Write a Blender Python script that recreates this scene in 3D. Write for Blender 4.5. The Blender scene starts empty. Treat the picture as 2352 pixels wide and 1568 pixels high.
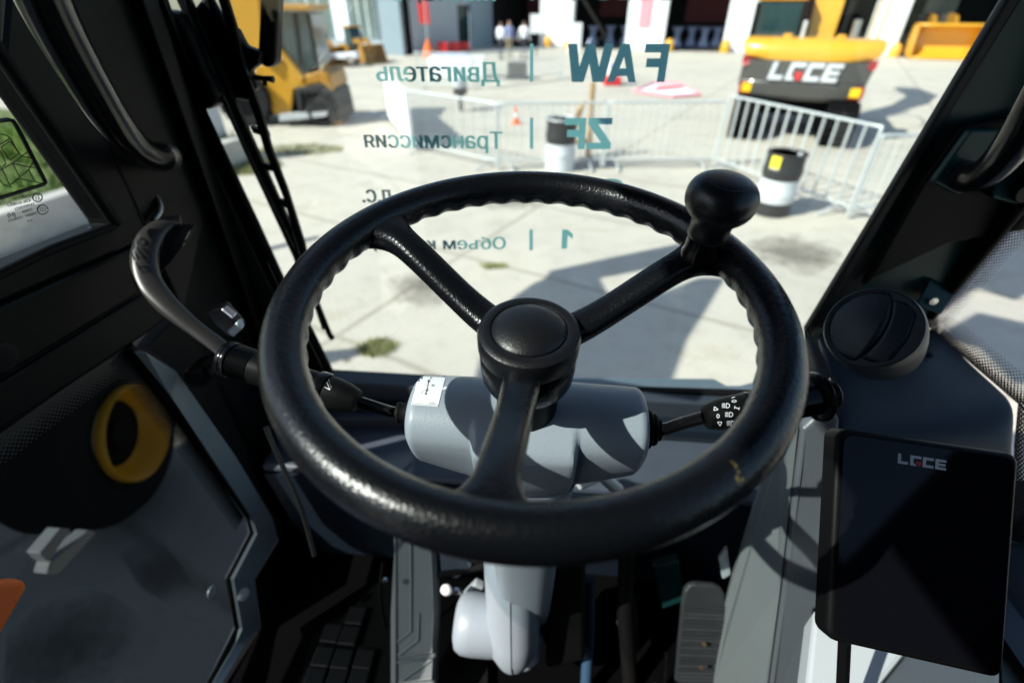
import bpy, bmesh, math, random
from mathutils import Vector, Matrix
from mathutils.bvhtree import BVHTree
random.seed(7)
S = bpy.context.scene
COL = S.collection
V = Vector
PI = math.pi
H = 2.5                                   # eye height above the yard (m)
PITCH = math.radians(34.7)
FPX = 1125.0                              # focal length, for a picture 2352 wide

# ------------------------------------------------------------------ camera, sky, sun, exposure
cd = bpy.data.cameras.new('camera'); cam = bpy.data.objects.new('camera', cd); COL.objects.link(cam)
cam.location = (0, 0, H); cam.rotation_euler = (PI/2 - PITCH, 0, 0)
cd.sensor_fit = 'HORIZONTAL'; cd.sensor_width = 36; cd.lens = 36*FPX/2352
cd.clip_start = 0.02; cd.clip_end = 800
cd.dof.use_dof = True; cd.dof.focus_distance = 0.50; cd.dof.aperture_fstop = 2.8; cd.dof.aperture_blades = 9
S.camera = cam
SUN_EL = math.radians(41.5); SUN_DIR = V((0.906, 0.423, 0)).normalized()      # travel direction on the ground
w = bpy.data.worlds.new('World'); S.world = w; w.use_nodes = True
nt = w.node_tree; bg = nt.nodes['Background']; sk = nt.nodes.new('ShaderNodeTexSky')
sk.sky_type = 'NISHITA'; sk.sun_disc = False; sk.sun_elevation = SUN_EL
sk.sun_rotation = math.atan2(-SUN_DIR.x, -SUN_DIR.y)
nt.links.new(sk.outputs[0], bg.inputs[0]); bg.inputs[1].default_value = 0.12
sd = bpy.data.lights.new('sun', 'SUN'); sun = bpy.data.objects.new('sun', sd); COL.objects.link(sun)
sd.energy = 4.6; sd.angle = math.radians(0.53); sd.color = (1, .945, .86)
sdir = V((SUN_DIR.x*math.cos(SUN_EL), SUN_DIR.y*math.cos(SUN_EL), -math.sin(SUN_EL)))
sun.rotation_euler = sdir.to_track_quat('-Z', 'Y').to_euler(); sun.location = (-8, -4, 12)
S.view_settings.view_transform = 'Standard'; S.view_settings.look = 'None'; S.view_settings.gamma = 1
S.view_settings.exposure = 0.8
S.render.engine = 'CYCLES'
S.cycles.max_bounces = 8; S.cycles.transparent_max_bounces = 24; S.cycles.sample_clamp_indirect = 6
S.cycles.caustics_reflective = False; S.cycles.caustics_refractive = False

# ------------------------------------------------------------------ survey helpers (2352 px wide survey of the view -> metres)
CP, SP = math.cos(PITCH), math.sin(PITCH)
CAM = V((0, 0, H))
YAW = math.radians(5.1)
F_ = V((math.sin(YAW), math.cos(YAW), 0)); R_ = V((math.cos(YAW), -math.sin(YAW), 0)); Z_ = V((0, 0, 1))
def ray(u, v):
    a = (u-1176)/FPX; b = (784-v)/FPX
    return V((a, CP+b*SP, -SP+b*CP))
def on(u, v, n, d):
    r = ray(u, v); return CAM + r*(d/n.dot(r))
def W(u, v, o=0): return on(u, v, F_, .84+o)         # windscreen plane
def L(u, v, o=0): return on(u, v, R_, -.62+o)        # left door plane
def RT(u, v, o=0): return on(u, v, R_, .70+o)        # right side plane
def T(u, v, t): return CAM + ray(u, v)*t             # at a distance along the view axis
def G(u, v, z=0): return on(u, v, Z_, z-H)           # on the ground
def A(u, v, y): return on(u, v, V((0, 1, 0)), y)
def pxm(p):                                          # survey pixels per metre at a point
    q = p-CAM; return FPX/(q.y*CP-q.z*SP)
def cab(r, f, z): return V((0, 0, 0))+R_*r+F_*f+Z_*(z+H)

# ------------------------------------------------------------------ mesh helpers
class MB:
    def __init__(s): s.v = []; s.f = []
    def add(s, vs, fs):
        o = len(s.v); s.v += [V(p) for p in vs]; s.f += [[i+o for i in f] for f in fs]; return s
    def box(s, c, size, rot=None):
        c = V(c); h = V(size)/2; vs = []
        for x in (-1, 1):
            for y in (-1, 1):
                for z in (-1, 1):
                    p = V((x*h.x, y*h.y, z*h.z)); vs.append(c+(rot @ p if rot else p))
        return s.add(vs, [(0,1,3,2),(4,6,7,5),(0,4,5,1),(2,3,7,6),(0,2,6,4),(1,5,7,3)])
    def prism(s, pts, ext):
        pts = [V(p) for p in pts]; n = len(pts); e = V(ext)
        return s.add(pts+[p+e for p in pts], [list(range(n))[::-1], list(range(n, 2*n))]+[(i, (i+1) % n, n+(i+1) % n, n+i) for i in range(n)])
    def tube(s, pts, r, n=14, cap=True, flat=1.0):
        pts = [V(p) for p in pts]; k = len(pts); rr = r if isinstance(r, (list, tuple)) else [r]*k
        t0 = (pts[1]-pts[0]).normalized(); a = t0.orthogonal().normalized(); vs = []; pt = t0
        for i in range(k):
            t = (pts[min(i+1, k-1)]-pts[max(i-1, 0)]).normalized()
            q = pt.rotation_difference(t); a = q @ a; a = (a-t*a.dot(t)).normalized(); b = t.cross(a); pt = t
            for j in range(n):
                th = 2*PI*j/n; vs.append(pts[i]+a*(rr[i]*math.cos(th))+b*(rr[i]*flat*math.sin(th)))
        fs = [(i*n+j, i*n+(j+1) % n, (i+1)*n+(j+1) % n, (i+1)*n+j) for i in range(k-1) for j in range(n)]
        if cap: fs += [list(range(n))[::-1], list(range((k-1)*n, k*n))]
        return s.add(vs, fs)
    def lathe(s, prof, c=(0,0,0), axis=(0,0,1), n=40, ring=False):
        ax = V(axis).normalized(); a = ax.orthogonal().normalized(); b = ax.cross(a); c = V(c); vs = []; k = len(prof)
        for (r, h) in prof:
            for j in range(n):
                th = 2*PI*j/n; vs.append(c+ax*h+a*(max(r, 1e-5)*math.cos(th))+b*(max(r, 1e-5)*math.sin(th)))
        fs = [(i*n+j, i*n+(j+1) % n, (i+1)*n+(j+1) % n, (i+1)*n+j) for i in range(k-1) for j in range(n)]
        if ring: fs += [((k-1)*n+j, (k-1)*n+(j+1) % n, (j+1) % n, j) for j in range(n)]
        else: fs += [list(range(n))[::-1], list(range((k-1)*n, k*n))]
        return s.add(vs, fs)
    def grid(s, rows, close_u=False, close_v=False):
        nr, nc = len(rows), len(rows[0]); vs = [p for r in rows for p in r]; fs = []
        for i in range(nr if close_v else nr-1):
            for j in range(nc if close_u else nc-1):
                i2 = (i+1) % nr; j2 = (j+1) % nc; fs.append((i*nc+j, i*nc+j2, i2*nc+j2, i2*nc+j))
        return s.add(vs, fs)
    def build(s, name, mat, parent=None, smooth=None, bevel=0, seg=2, solid=0, sub=0, recalc=True):
        me = bpy.data.meshes.new(name); me.from_pydata([tuple(p) for p in s.v], [], s.f); me.update()
        bm = bmesh.new(); bm.from_mesh(me)
        if recalc: bmesh.ops.recalc_face_normals(bm, faces=bm.faces)
        bm.to_mesh(me); bm.free()
        o = bpy.data.objects.new(name, me); COL.objects.link(o); me.materials.append(mat)
        if smooth is not None:
            for p in me.polygons: p.use_smooth = True
            me.set_sharp_from_angle(angle=math.radians(smooth))
        if solid:
            m = o.modifiers.new('solid', 'SOLIDIFY'); m.thickness = solid; m.offset = -1
        if bevel:
            m = o.modifiers.new('bevel', 'BEVEL'); m.width = bevel; m.segments = seg; m.limit_method = 'ANGLE'; m.angle_limit = .6; m.harden_normals = smooth is not None
        if sub:
            m = o.modifiers.new('sub', 'SUBSURF'); m.levels = sub; m.render_levels = sub
        if parent: setparent(o, parent)
        return o
def mworld(o):
    m = o.matrix_basis.copy()
    return mworld(o.parent) @ o.matrix_parent_inverse @ m if o.parent else m
def setparent(o, p, local=False):
    o.parent = p; q = p
    while q:
        if q.get('_local'): return                                    # built in the thing's own coordinates
        q = q.parent
    o.matrix_parent_inverse = mworld(p).inverted()
def tag(o, label=None, cat=None, group=None, kind=None):
    if label: o['label'] = label
    if cat: o['category'] = cat
    if group: o['group'] = group
    if kind: o['kind'] = kind
    return o
def thing(name, label, cat, loc=(0,0,0), rot=(0,0,0), group=None, local=False):
    o = bpy.data.objects.new(name, None); COL.objects.link(o); o.location = loc; o.rotation_euler = rot
    o.empty_display_size = .05
    if local: o['_local'] = 1
    return tag(o, label, cat, group)
def copy_tree(o, parent=None, kids=None):
    kids = kids or {}
    c = o.copy(); COL.objects.link(c)
    if parent: c.parent = parent
    for ch in [x for x in COL.objects if x.parent == o]: copy_tree(ch, c)
    return c
def line(p, q, n): return [p.lerp(q, i/(n-1)) for i in range(n)]
def smoothpts(pts, it=3):
    pts = [V(p) for p in pts]
    for _ in range(it):
        q = [pts[0]]
        for a, b in zip(pts, pts[1:]): q += [a.lerp(b, .25), a.lerp(b, .75)]
        pts = q+[pts[-1]]
    return pts

# ------------------------------------------------------------------ materials
def nodes(name):
    m = bpy.data.materials.new(name); m.use_nodes = True; t = m.node_tree
    return m, t, t.nodes['Principled BSDF'], t.nodes['Material Output']
def pm(name, col, rough=.5, metal=0, spec=.5, var=.12, vs=6, bump=0, bs=200, btype='noise', coat=0, rvar=.08, bdist=.001, ior=None):
    m, t, b, out = nodes(name); N = t.nodes; K = t.links
    tc = N.new('ShaderNodeTexCoord')
    b.inputs['Roughness'].default_value = rough; b.inputs['Metallic'].default_value = metal
    b.inputs['Specular IOR Level'].default_value = spec
    if ior: b.inputs['IOR'].default_value = ior
    if coat: b.inputs['Coat Weight'].default_value = coat; b.inputs['Coat Roughness'].default_value = .08
    nz = N.new('ShaderNodeTexNoise'); nz.inputs['Scale'].default_value = vs; nz.inputs['Detail'].default_value = 5; nz.inputs['Roughness'].default_value = .65
    K.new(tc.outputs['Object'], nz.inputs['Vector'])
    mx = N.new('ShaderNodeMix'); mx.data_type = 'RGBA'
    mx.inputs['A'].default_value = tuple(max(0, c*(1-var)) for c in col)+(1,)
    mx.inputs['B'].default_value = tuple(min(1, c*(1+var)) for c in col)+(1,)
    K.new(nz.outputs['Fac'], mx.inputs['Factor']); K.new(mx.outputs['Result'], b.inputs['Base Color'])
    mr = N.new('ShaderNodeMapRange'); mr.inputs['To Min'].default_value = max(.02, rough-rvar); mr.inputs['To Max'].default_value = min(1, rough+rvar)
    K.new(nz.outputs['Fac'], mr.inputs['Value']); K.new(mr.outputs['Result'], b.inputs['Roughness'])
    if bump:
        bp = N.new('ShaderNodeBump'); bp.inputs['Strength'].default_value = bump; bp.inputs['Distance'].default_value = bdist
        if btype == 'leather':
            vo = N.new('ShaderNodeTexVoronoi'); vo.feature = 'SMOOTH_F1'; vo.inputs['Scale'].default_value = bs
            vo.inputs['Smoothness'].default_value = .4
            n2 = N.new('ShaderNodeTexNoise'); n2.inputs['Scale'].default_value = bs*.5
            ad = N.new('ShaderNodeMix'); ad.data_type = 'RGBA'; ad.blend_type = 'ADD'; ad.inputs['Factor'].default_value = .006
            K.new(tc.outputs['Object'], n2.inputs['Vector']); K.new(tc.outputs['Object'], ad.inputs['A']); K.new(n2.outputs['Color'], ad.inputs['B'])
            K.new(ad.outputs['Result'], vo.inputs['Vector'])
            iv = N.new('ShaderNodeMath'); iv.operation = 'SUBTRACT'; iv.inputs[0].default_value = 1; K.new(vo.outputs['Distance'], iv.inputs[1])
            K.new(iv.outputs[0], bp.inputs['Height'])
        else:
            n2 = N.new('ShaderNodeTexNoise'); n2.inputs['Scale'].default_value = bs; n2.inputs['Detail'].default_value = 3
            K.new(tc.outputs['Object'], n2.inputs['Vector']); K.new(n2.outputs['Fac'], bp.inputs['Height'])
        K.new(bp.outputs['Normal'], b.inputs['Normal'])
    return m
def glass(name, tint=(.86, .93, .9), gl=.9):
    m, t, b, out = nodes(name); N = t.nodes; K = t.links; N.remove(b)
    tr = N.new('ShaderNodeBsdfTransparent'); tr.inputs[0].default_value = tint+(1,)
    g = N.new('ShaderNodeBsdfGlossy'); g.inputs['Roughness'].default_value = .01; g.inputs[0].default_value = (gl, gl, gl, 1)
    fr = N.new('ShaderNodeFresnel'); fr.inputs[0].default_value = 1.45
    ge = N.new('ShaderNodeNewGeometry'); io = N.new('ShaderNodeMapRange'); io.inputs['To Min'].default_value = 1.45; io.inputs['To Max'].default_value = 1/1.45
    K.new(ge.outputs['Backfacing'], io.inputs['Value']); K.new(io.outputs[0], fr.inputs[0])
    mx = N.new('ShaderNodeMixShader'); K.new(fr.outputs[0], mx.inputs[0]); K.new(tr.outputs[0], mx.inputs[1]); K.new(g.outputs[0], mx.inputs[2])
    K.new(mx.outputs[0], out.inputs['Surface']); return m
def frit_mat(name, cell, w):
    m, t, b, out = nodes(name); N = t.nodes; K = t.links
    b.inputs['Base Color'].default_value = (.012, .012, .013, 1); b.inputs['Roughness'].default_value = .4
    uv = N.new('ShaderNodeUVMap'); uv.uv_map = 'UVMap'
    mp = N.new('ShaderNodeMapping'); mp.inputs['Rotation'].default_value = (0, 0, PI/4); mp.inputs['Scale'].default_value = (1/cell, 1/cell, 1)
    K.new(uv.outputs[0], mp.inputs[0])
    fr = N.new('ShaderNodeVectorMath'); fr.operation = 'FRACTION'; K.new(mp.outputs[0], fr.inputs[0])
    sb = N.new('ShaderNodeVectorMath'); sb.operation = 'SUBTRACT'; sb.inputs[1].default_value = (.5, .5, 0); K.new(fr.outputs[0], sb.inputs[0])
    ln = N.new('ShaderNodeVectorMath'); ln.operation = 'LENGTH'; K.new(sb.outputs[0], ln.inputs[0])
    sx = N.new('ShaderNodeSeparateXYZ'); K.new(uv.outputs[0], sx.inputs[0])
    mr = N.new('ShaderNodeMapRange'); mr.inputs['From Max'].default_value = w; mr.inputs['To Min'].default_value = .68; mr.inputs['To Max'].default_value = .16
    K.new(sx.outputs['Y'], mr.inputs['Value'])
    lt = N.new('ShaderNodeMath'); lt.operation = 'LESS_THAN'; K.new(ln.outputs['Value'], lt.inputs[0]); K.new(mr.outputs[0], lt.inputs[1])
    tr = N.new('ShaderNodeBsdfTransparent'); mx = N.new('ShaderNodeMixShader')
    K.new(lt.outputs[0], mx.inputs[0]); K.new(tr.outputs[0], mx.inputs[1]); K.new(b.outputs[0], mx.inputs[2]); K.new(mx.outputs[0], out.inputs['Surface'])
    return m
def concrete(name, base, joints=True):
    m, t, b, out = nodes(name); N = t.nodes; K = t.links
    geo = N.new('ShaderNodeNewGeometry')
    def noise(sc, det=6, ro=.6):
        n = N.new('ShaderNodeTexNoise'); n.inputs['Scale'].default_value = sc; n.inputs['Detail'].default_value = det; n.inputs['Roughness'].default_value = ro
        K.new(geo.outputs['Position'], n.inputs['Vector']); return n
    def ramp(src, stops):
        r = N.new('ShaderNodeValToRGB'); e = r.color_ramp.elements
        e[0].position, e[0].color = stops[0][0], stops[0][1]+(1,); e[1].position, e[1].color = stops[-1][0], stops[-1][1]+(1,)
        for p, c in stops[1:-1]:
            x = e.new(p); x.color = c+(1,)
        K.new(src, r.inputs[0]); return r
    def mix(f, a, bb, bt='MIX'):
        x = N.new('ShaderNodeMix'); x.data_type = 'RGBA'; x.blend_type = bt
        if isinstance(f, float): x.inputs['Factor'].default_value = f
        else: K.new(f, x.inputs['Factor'])
        K.new(a, x.inputs['A'])
        if isinstance(bb, tuple): x.inputs['B'].default_value = bb+(1,)
        else: K.new(bb, x.inputs['B'])
        return x.outputs['Result']
    c = tuple(base)
    n1 = noise(.35); n2 = noise(3.0, 8, .7); n3 = noise(40, 4, .7)
    r1 = ramp(n1.outputs['Fac'], [(.3, tuple(x*.86 for x in c)), (.5, c), (.72, (c[0]*1.1, c[1]*1.07, c[2]*1.0))])
    r2 = ramp(n2.outputs['Fac'], [(.25, (.8, .79, .76)), (.5, (1, 1, 1)), (.8, (1.06, 1.05, 1.03))])
    r3 = ramp(n3.outputs['Fac'], [(.3, (.88, .88, .88)), (.6, (1.03, 1.03, 1.03))])
    col = mix(1.0, mix(1.0, r1.outputs[0], r2.outputs[0], 'MULTIPLY'), r3.outputs[0], 'MULTIPLY')
    # brown and grey stains
    n4 = noise(.9, 7, .75); r4 = ramp(n4.outputs['Fac'], [(.56, (0, 0, 0)), (.72, (.6, .6, .6))])
    col = mix(r4.outputs[0], col, (c[0]*.7, c[1]*.63, c[2]*.5))
    if joints:
        mp = N.new('ShaderNodeMapping'); mp.vector_type = 'POINT'
        mp.inputs['Location'].default_value = JLOC; mp.inputs['Rotation'].default_value = (0, 0, JROT)
        K.new(geo.outputs['Position'], mp.inputs[0])
        nz = N.new('ShaderNodeTexNoise'); nz.inputs['Scale'].default_value = 2.5; nz.inputs['Detail'].default_value = 5
        K.new(geo.outputs['Position'], nz.inputs['Vector'])
        sx = N.new('ShaderNodeSeparateXYZ'); K.new(mp.outputs[0], sx.inputs[0]); masks = []
        for ax, per in (('X', 6.0), ('Y', 2.0)):
            ad = N.new('ShaderNodeMath'); ad.operation = 'MULTIPLY_ADD'; ad.inputs[1].default_value = .05; K.new(nz.outputs['Fac'], ad.inputs[0]); K.new(sx.outputs[ax], ad.inputs[2])
            md = N.new('ShaderNodeMath'); md.operation = 'PINGPONG'; md.inputs[1].default_value = per/2; K.new(ad.outputs[0], md.inputs[0])
            lt = N.new('ShaderNodeMapRange'); lt.inputs['From Min'].default_value = .014; lt.inputs['From Max'].default_value = .05; lt.inputs['To Min'].default_value = .8; lt.inputs['To Max'].default_value = 0
            K.new(md.outputs[0], lt.inputs['Value']); masks.append(lt)
        mm = N.new('ShaderNodeMath'); mm.operation = 'MAXIMUM'; K.new(masks[0].outputs[0], mm.inputs[0]); K.new(masks[1].outputs[0], mm.inputs[1])
        m2 = N.new('ShaderNodeMath'); m2.operation = 'MULTIPLY'; K.new(mm.outputs[0], m2.inputs[0]); K.new(n2.outputs['Fac'], m2.inputs[1])
        col = mix(m2.outputs[0], col, (.16, .13, .08))
    K.new(col, b.inputs['Base Color']); b.inputs['Roughness'].default_value = .85
    bp = N.new('ShaderNodeBump'); bp.inputs['Strength'].default_value = .3; bp.inputs['Distance'].default_value = .01; K.new(n3.outputs['Fac'], bp.inputs['Height']); K.new(bp.outputs[0], b.inputs['Normal'])
    return m
JROT = math.radians(30); JLOC = (0, 0, 0)
_j = Matrix.Rotation(JROT, 3, 'Z') @ V((-1.57, 3.70, 0)); JLOC = (-_j.x, -_j.y, 0)

M = {}
M['rim'] = pm('grained_black_plastic', (.0038, .0045, .006), .27, rvar=.06, bump=.36, bs=400, btype='leather', bdist=.0007, spec=.42)
M['cap'] = pm('fine_black_plastic', (.006, .0065, .008), .36, spec=.42, bump=.3, bs=620, btype='leather', bdist=.0005)
M['knob'] = pm('black_knob_plastic', (.006, .007, .009), .33, spec=.42, bump=.3, bs=700, bdist=.0006)
M['black'] = pm('black_plastic', (.0045, .0045, .005), .45, spec=.5, bump=.1, bs=500, ior=1.2)
M['gloss'] = pm('glossy_black_paint', (.004, .004, .005), .16, bump=.02, bs=60, spec=.2)
M['satin'] = pm('satin_black_steel', (.0026, .0026, .0028), .40, bump=.04, bs=300, spec=.5, ior=1.2)
M['grey_strip'] = pm('dark_grey_paint', (.030, .029, .028), .45, spec=.5, bump=.06, bs=400, ior=1.2)
M['rubber'] = pm('rubber', (.005, .005, .005), .62, spec=.5, bump=.15, bs=240, ior=1.2)
M['ribbed'] = pm('ribbed_rubber', (.006, .007, .008), .5, spec=.25, bump=.5, bs=260)
M['shroud'] = pm('grey_column_plastic', (.27, .315, .36), .42, bump=.22, bs=420, btype='leather', bdist=.0006, var=.05)
M['pad'] = pm('pale_grey_pad', (.55, .58, .6), .5, var=.05)
M['console'] = pm('grey_console_plastic', (.085, .098, .112), .38, bump=.15, bs=420, btype='leather', bdist=.0005, var=.06)
M['pedal_grey'] = pm('grey_moulded_plastic', (.135, .155, .16), .5, var=.06, bump=.1, bs=200)
M['dash'] = pm('dark_dash_plastic', (.008, .015, .025), .45, spec=.4, bump=.12, bs=600, btype='leather', bdist=.0005)
M['pedal_dark'] = pm('dark_pedal_rubber', (.026, .028, .031), .5, var=.25, vs=30)
M['floor'] = pm('black_floor', (.002, .002, .0025), .9, spec=.3, ior=1.12)
M['steel_cap'] = pm('dull_steel', (.22, .21, .2), .25, metal=.8)
M['sill'] = pm('grey_blue_sill', (.035, .045, .06), .5, var=.2, vs=12)
M['cowl'] = pm('pale_grey_cowl', (.22, .25, .30), .5, var=.15, vs=6)
M['shelf'] = pm('grey_shelf_plastic', (.06, .075, .10), .4, var=.2, vs=9, bump=.1, bs=300)
M['chrome'] = pm('steel', (.6, .6, .62), .22, metal=1, var=.05)
M['satin_metal'] = pm('dark_satin_metal', (.045, .043, .041), .36, metal=.3, spec=.35, var=.1)
M['trim'] = pm('grey_door_edge', (.34, .39, .42), .36, metal=.3, var=.08, bump=.03, bs=100)
M['white_dot'] = pm('white_plastic', (.8, .8, .8), .4)
M['paper'] = pm('white_label', (.8, .82, .84), .4, var=.02)
M['ink'] = pm('black_print', (.01, .01, .01), .5)
M['mark'] = pm('white_print', (.62, .64, .67), .5, var=.03)
def vinyl(name, col, tr):
    m, t, b, out = nodes(name); N = t.nodes; K = t.links; b.inputs['Base Color'].default_value = col+(1,); b.inputs['Roughness'].default_value = .6
    tl = N.new('ShaderNodeBsdfTranslucent'); tl.inputs[0].default_value = tr+(1,); mx = N.new('ShaderNodeMixShader'); mx.inputs[0].default_value = .36
    K.new(b.outputs[0], mx.inputs[1]); K.new(tl.outputs[0], mx.inputs[2]); K.new(mx.outputs[0], out.inputs['Surface']); return m
M['vinyl'] = vinyl('teal_vinyl', (.50, .95, .95), (.12, .34, .50))
M['screen'] = pm('dark_screen_glass', (.004, .004, .006), .07, spec=.22, var=0, rvar=.0)
M['glass'] = glass('windscreen_glass', (.90, .955, .94))
M['doorglass'] = glass('door_glass', (.87, .91, .91))
M['lowglass'] = glass('tinted_lower_glass', (.40, .43, .43), .05)
M['film'] = glass('tinted_sticker_film', (.72, .86, .52))
M['frit'] = frit_mat('dotted_frit', .0047, .045)
M['ground'] = concrete('yard_concrete', (.55, .503, .435))
M['kerb'] = concrete('kerb_concrete', (.50, .48, .44), False)
M['white_wall'] = pm('white_wall_paint', (.78, .81, .84), .6, var=.06, vs=1.5)
M['grey_wall'] = pm('grey_cladding', (.38, .42, .47), .6, var=.08, vs=1)
M['blue_wall'] = pm('blue_grey_cladding', (.26, .33, .39), .55, var=.08, vs=1)
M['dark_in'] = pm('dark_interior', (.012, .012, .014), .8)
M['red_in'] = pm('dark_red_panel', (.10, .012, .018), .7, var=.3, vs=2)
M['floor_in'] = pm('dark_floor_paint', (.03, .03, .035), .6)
M['yellow'] = pm('machine_yellow', (.72, .36, .025), .32, var=.08, vs=3, coat=.3)
M['ring'] = pm('bright_rim_yellow', (.95, .42, .02), .35, var=.12, vs=10)
M['amber'] = pm('dusty_amber', (.40, .19, .02), .45, var=.2, vs=4)
M['dgrey'] = pm('machine_dark_grey', (.075, .072, .068), .42, var=.12, vs=3, coat=.15)
M['yellow2'] = pm('dusty_loader_yellow', (.54, .265, .016), .38, var=.18, vs=3, coat=.2)
M['dgrey2'] = pm('sooty_engine_side', (.020, .019, .019), .6, var=.5, vs=4, bump=.5, bs=12)
M['mblack'] = pm('machine_black', (.006, .006, .007), .6, spec=.5, var=.2, vs=5, bump=.2, bs=30, ior=1.2)
M['tyre'] = pm('tyre_rubber', (.013, .013, .014), .85, spec=.25, var=.25, vs=8, bump=.4, bs=25)
M['wheel_yellow'] = pm('wheel_yellow', (.62, .33, .03), .4, var=.12, vs=10)
M['cabglass'] = pm('machine_cab_glass', (.02, .05, .055), .06, var=.2, spec=.8)
M['galv'] = pm('galvanised_steel', (.62, .65, .66), .45, metal=.35, var=.15, vs=10)
M['drum_white'] = pm('drum_white', (.62, .65, .69), .35, var=.1, vs=6)
M['drum_black'] = pm('drum_black', (.03, .03, .032), .4, var=.2, vs=6)
M['sticker_y'] = pm('yellow_sticker', (.85, .72, .05), .5)
M['red'] = pm('signal_red', (.62, .03, .035), .45, var=.1)
M['orange'] = pm('cone_orange', (.9, .17, .03), .5)
M['brake_red'] = pm('lamp_red', (.35, .01, .015), .25)
M['refl'] = pm('amber_lens', (.85, .55, .02), .2)
M['wood'] = pm('raw_timber', (.42, .26, .12), .75, var=.3, vs=9)
M['cloth'] = pm('lilac_table_cloth', (.50, .55, .78), .8, var=.08, vs=4)
M['white_cloth'] = pm('white_cloth', (.82, .82, .86), .8, var=.05)
M['skin'] = pm('skin', (.45, .25, .18), .6); M['hair'] = pm('dark_hair', (.03, .02, .015), .7)
M['shirt'] = pm('white_shirt', (.8, .8, .86), .85); M['trouser'] = pm('dark_trousers', (.03, .035, .05), .85)
M['beige'] = pm('beige_trousers', (.45, .36, .24), .85); M['blueshirt'] = pm('light_blue_shirt', (.35, .4, .65), .85)
M['grass'] = pm('grass_blades', (.13, .20, .035), .7, var=.5, vs=1.2)
M['soil'] = pm('grass_ground', (.12, .15, .04), .9, var=.4, vs=1.5, bump=.4, bs=20)
M['post'] = pm('pale_grey_paint', (.42, .43, .45), .6, var=.08)
M['teal_paint'] = pm('dark_teal_paint', (.006, .032, .034), .3, spec=.25, var=.1)

# ------------------------------------------------------------------ lettering
from mathutils.geometry import delaunay_2d_cdt, interpolate_bezier
def _word(body, shear):
    c = bpy.data.curves.new('t', 'FONT'); c.body = body; c.shear = shear
    o = bpy.data.objects.new('t', c); COL.objects.link(o); cu = o.to_curve(bpy.context.evaluated_depsgraph_get()); loops = []
    for sp in cu.splines:
        bp = sp.bezier_points; pts = []
        for k in range(len(bp)):
            a, b = bp[k], bp[(k+1) % len(bp)]
            q = interpolate_bezier(a.co, a.handle_right, b.handle_left, b.co, 5)
            straight = (a.handle_right-a.co).cross(b.co-a.co).length < 1e-6 and (b.handle_left-b.co).cross(b.co-a.co).length < 1e-6
            pts += [V(q[0][:2])] if straight else [V(p[:2]) for p in q[:-1]]
        loops.append(pts)
    o.to_curve_clear(); bpy.data.objects.remove(o); bpy.data.curves.remove(c); return loops
def glyphs(body, bold=.0, shear=0):
    """outlines of a line of text, filled; returns flat vertices and triangles"""
    loops = _word(body, shear); vs, fs = [], []
    pv = [p for l in loops for p in l]; ed = []; n = 0
    for l in loops:
        ed += [(n+k, n+(k+1) % len(l)) for k in range(len(l))]; n += len(l)
    v2, e2, f2 = delaunay_2d_cdt(pv, ed, [], 0, 1e-6)[:3]
    def wind(p):
        w_ = 0
        for l in loops:
            for a, b in zip(l, l[1:]+l[:1]):
                cr = (b.x-a.x)*(p.y-a.y)-(b.y-a.y)*(p.x-a.x)
                if a.y <= p.y < b.y and cr > 0: w_ += 1
                elif b.y <= p.y < a.y and cr < 0: w_ -= 1
        return w_
    for f in f2:
        cen = (v2[f[0]]+v2[f[1]]+v2[f[2]])/3
        if wind(cen): fs.append(list(f))
    return [V((p.x, p.y, 0)) for p in v2], fs
_cv, _ = glyphs('H'); CAPH = max(v.y for v in _cv)
def lettering(mb, body, u0, u1, vb, vt, surf, bold=.012, shear=0, lean=True, dv=0):
    """letters from u0 (first) to u1 (last), baseline vb, cap line vt in survey pixels, laid on surf(u, v)"""
    vs, fs = glyphs(body, 0, shear); x0 = min(v.x for v in vs); x1 = max(v.x for v in vs)
    for k, sh in enumerate((-bold*1.5, -bold*.75, 0, bold*.75, bold*1.5) if bold else (0,)):
        out = []
        for p in vs:
            s = (p.x+sh-x0)/(x1-x0); u = u0+s*(u1-u0); dy = p.y/CAPH*(vb-vt); v = vb+dv*s-dy
            if lean: u += (u-1176)/2250*dy
            out.append(surf(u, v, -.00012*k))
        mb.add(out, fs)
def caster(ob, off=.0006):
    dg = bpy.context.evaluated_depsgraph_get(); ev = ob.evaluated_get(dg); me = ev.to_mesh(); mw = mworld(ob)
    bv = BVHTree.FromPolygons([mw @ v.co for v in me.vertices], [list(p.vertices) for p in me.polygons]); ev.to_mesh_clear()
    def f(u, v):
        d = ray(u, v).normalized(); h = bv.ray_cast(CAM, d)
        if h[0] is None:
            h = bv.find_nearest(CAM+d*.5)
        n = h[1] if h[1].dot(d) < 0 else -h[1]
        return h[0]+n*off
    return f
def bilin(q, s, t):
    a = V(q[0]).lerp(V(q[1]), s); b = V(q[3]).lerp(V(q[2]), s); return a.lerp(b, t)
LOGO = {  # block letters on a 0..1 x 0..1 cell
 'L': [[(0,0),(.95,0),(.95,.27),(.3,.27),(.3,1),(0,1)]],
 'G': [[(0,0),(.62,0),(.42,.25),(.3,.25),(.3,.74),(1,.74),(1,1),(0,1)]],
 'g': [[(.5,.48),(1,.48),(1,0),(.74,.02),(.62,.2),(.5,.34)]],
 'C': [[(0,0),(1,0),(1,.27),(.3,.27),(.3,.73),(1,.73),(1,1),(0,1)]],
 'E': [[(0,0),(1,0),(1,.25),(.3,.25),(.3,.385),(.94,.385),(.94,.615),(.3,.615),(.3,.75),(1,.75),(1,1),(0,1)]]}
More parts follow.
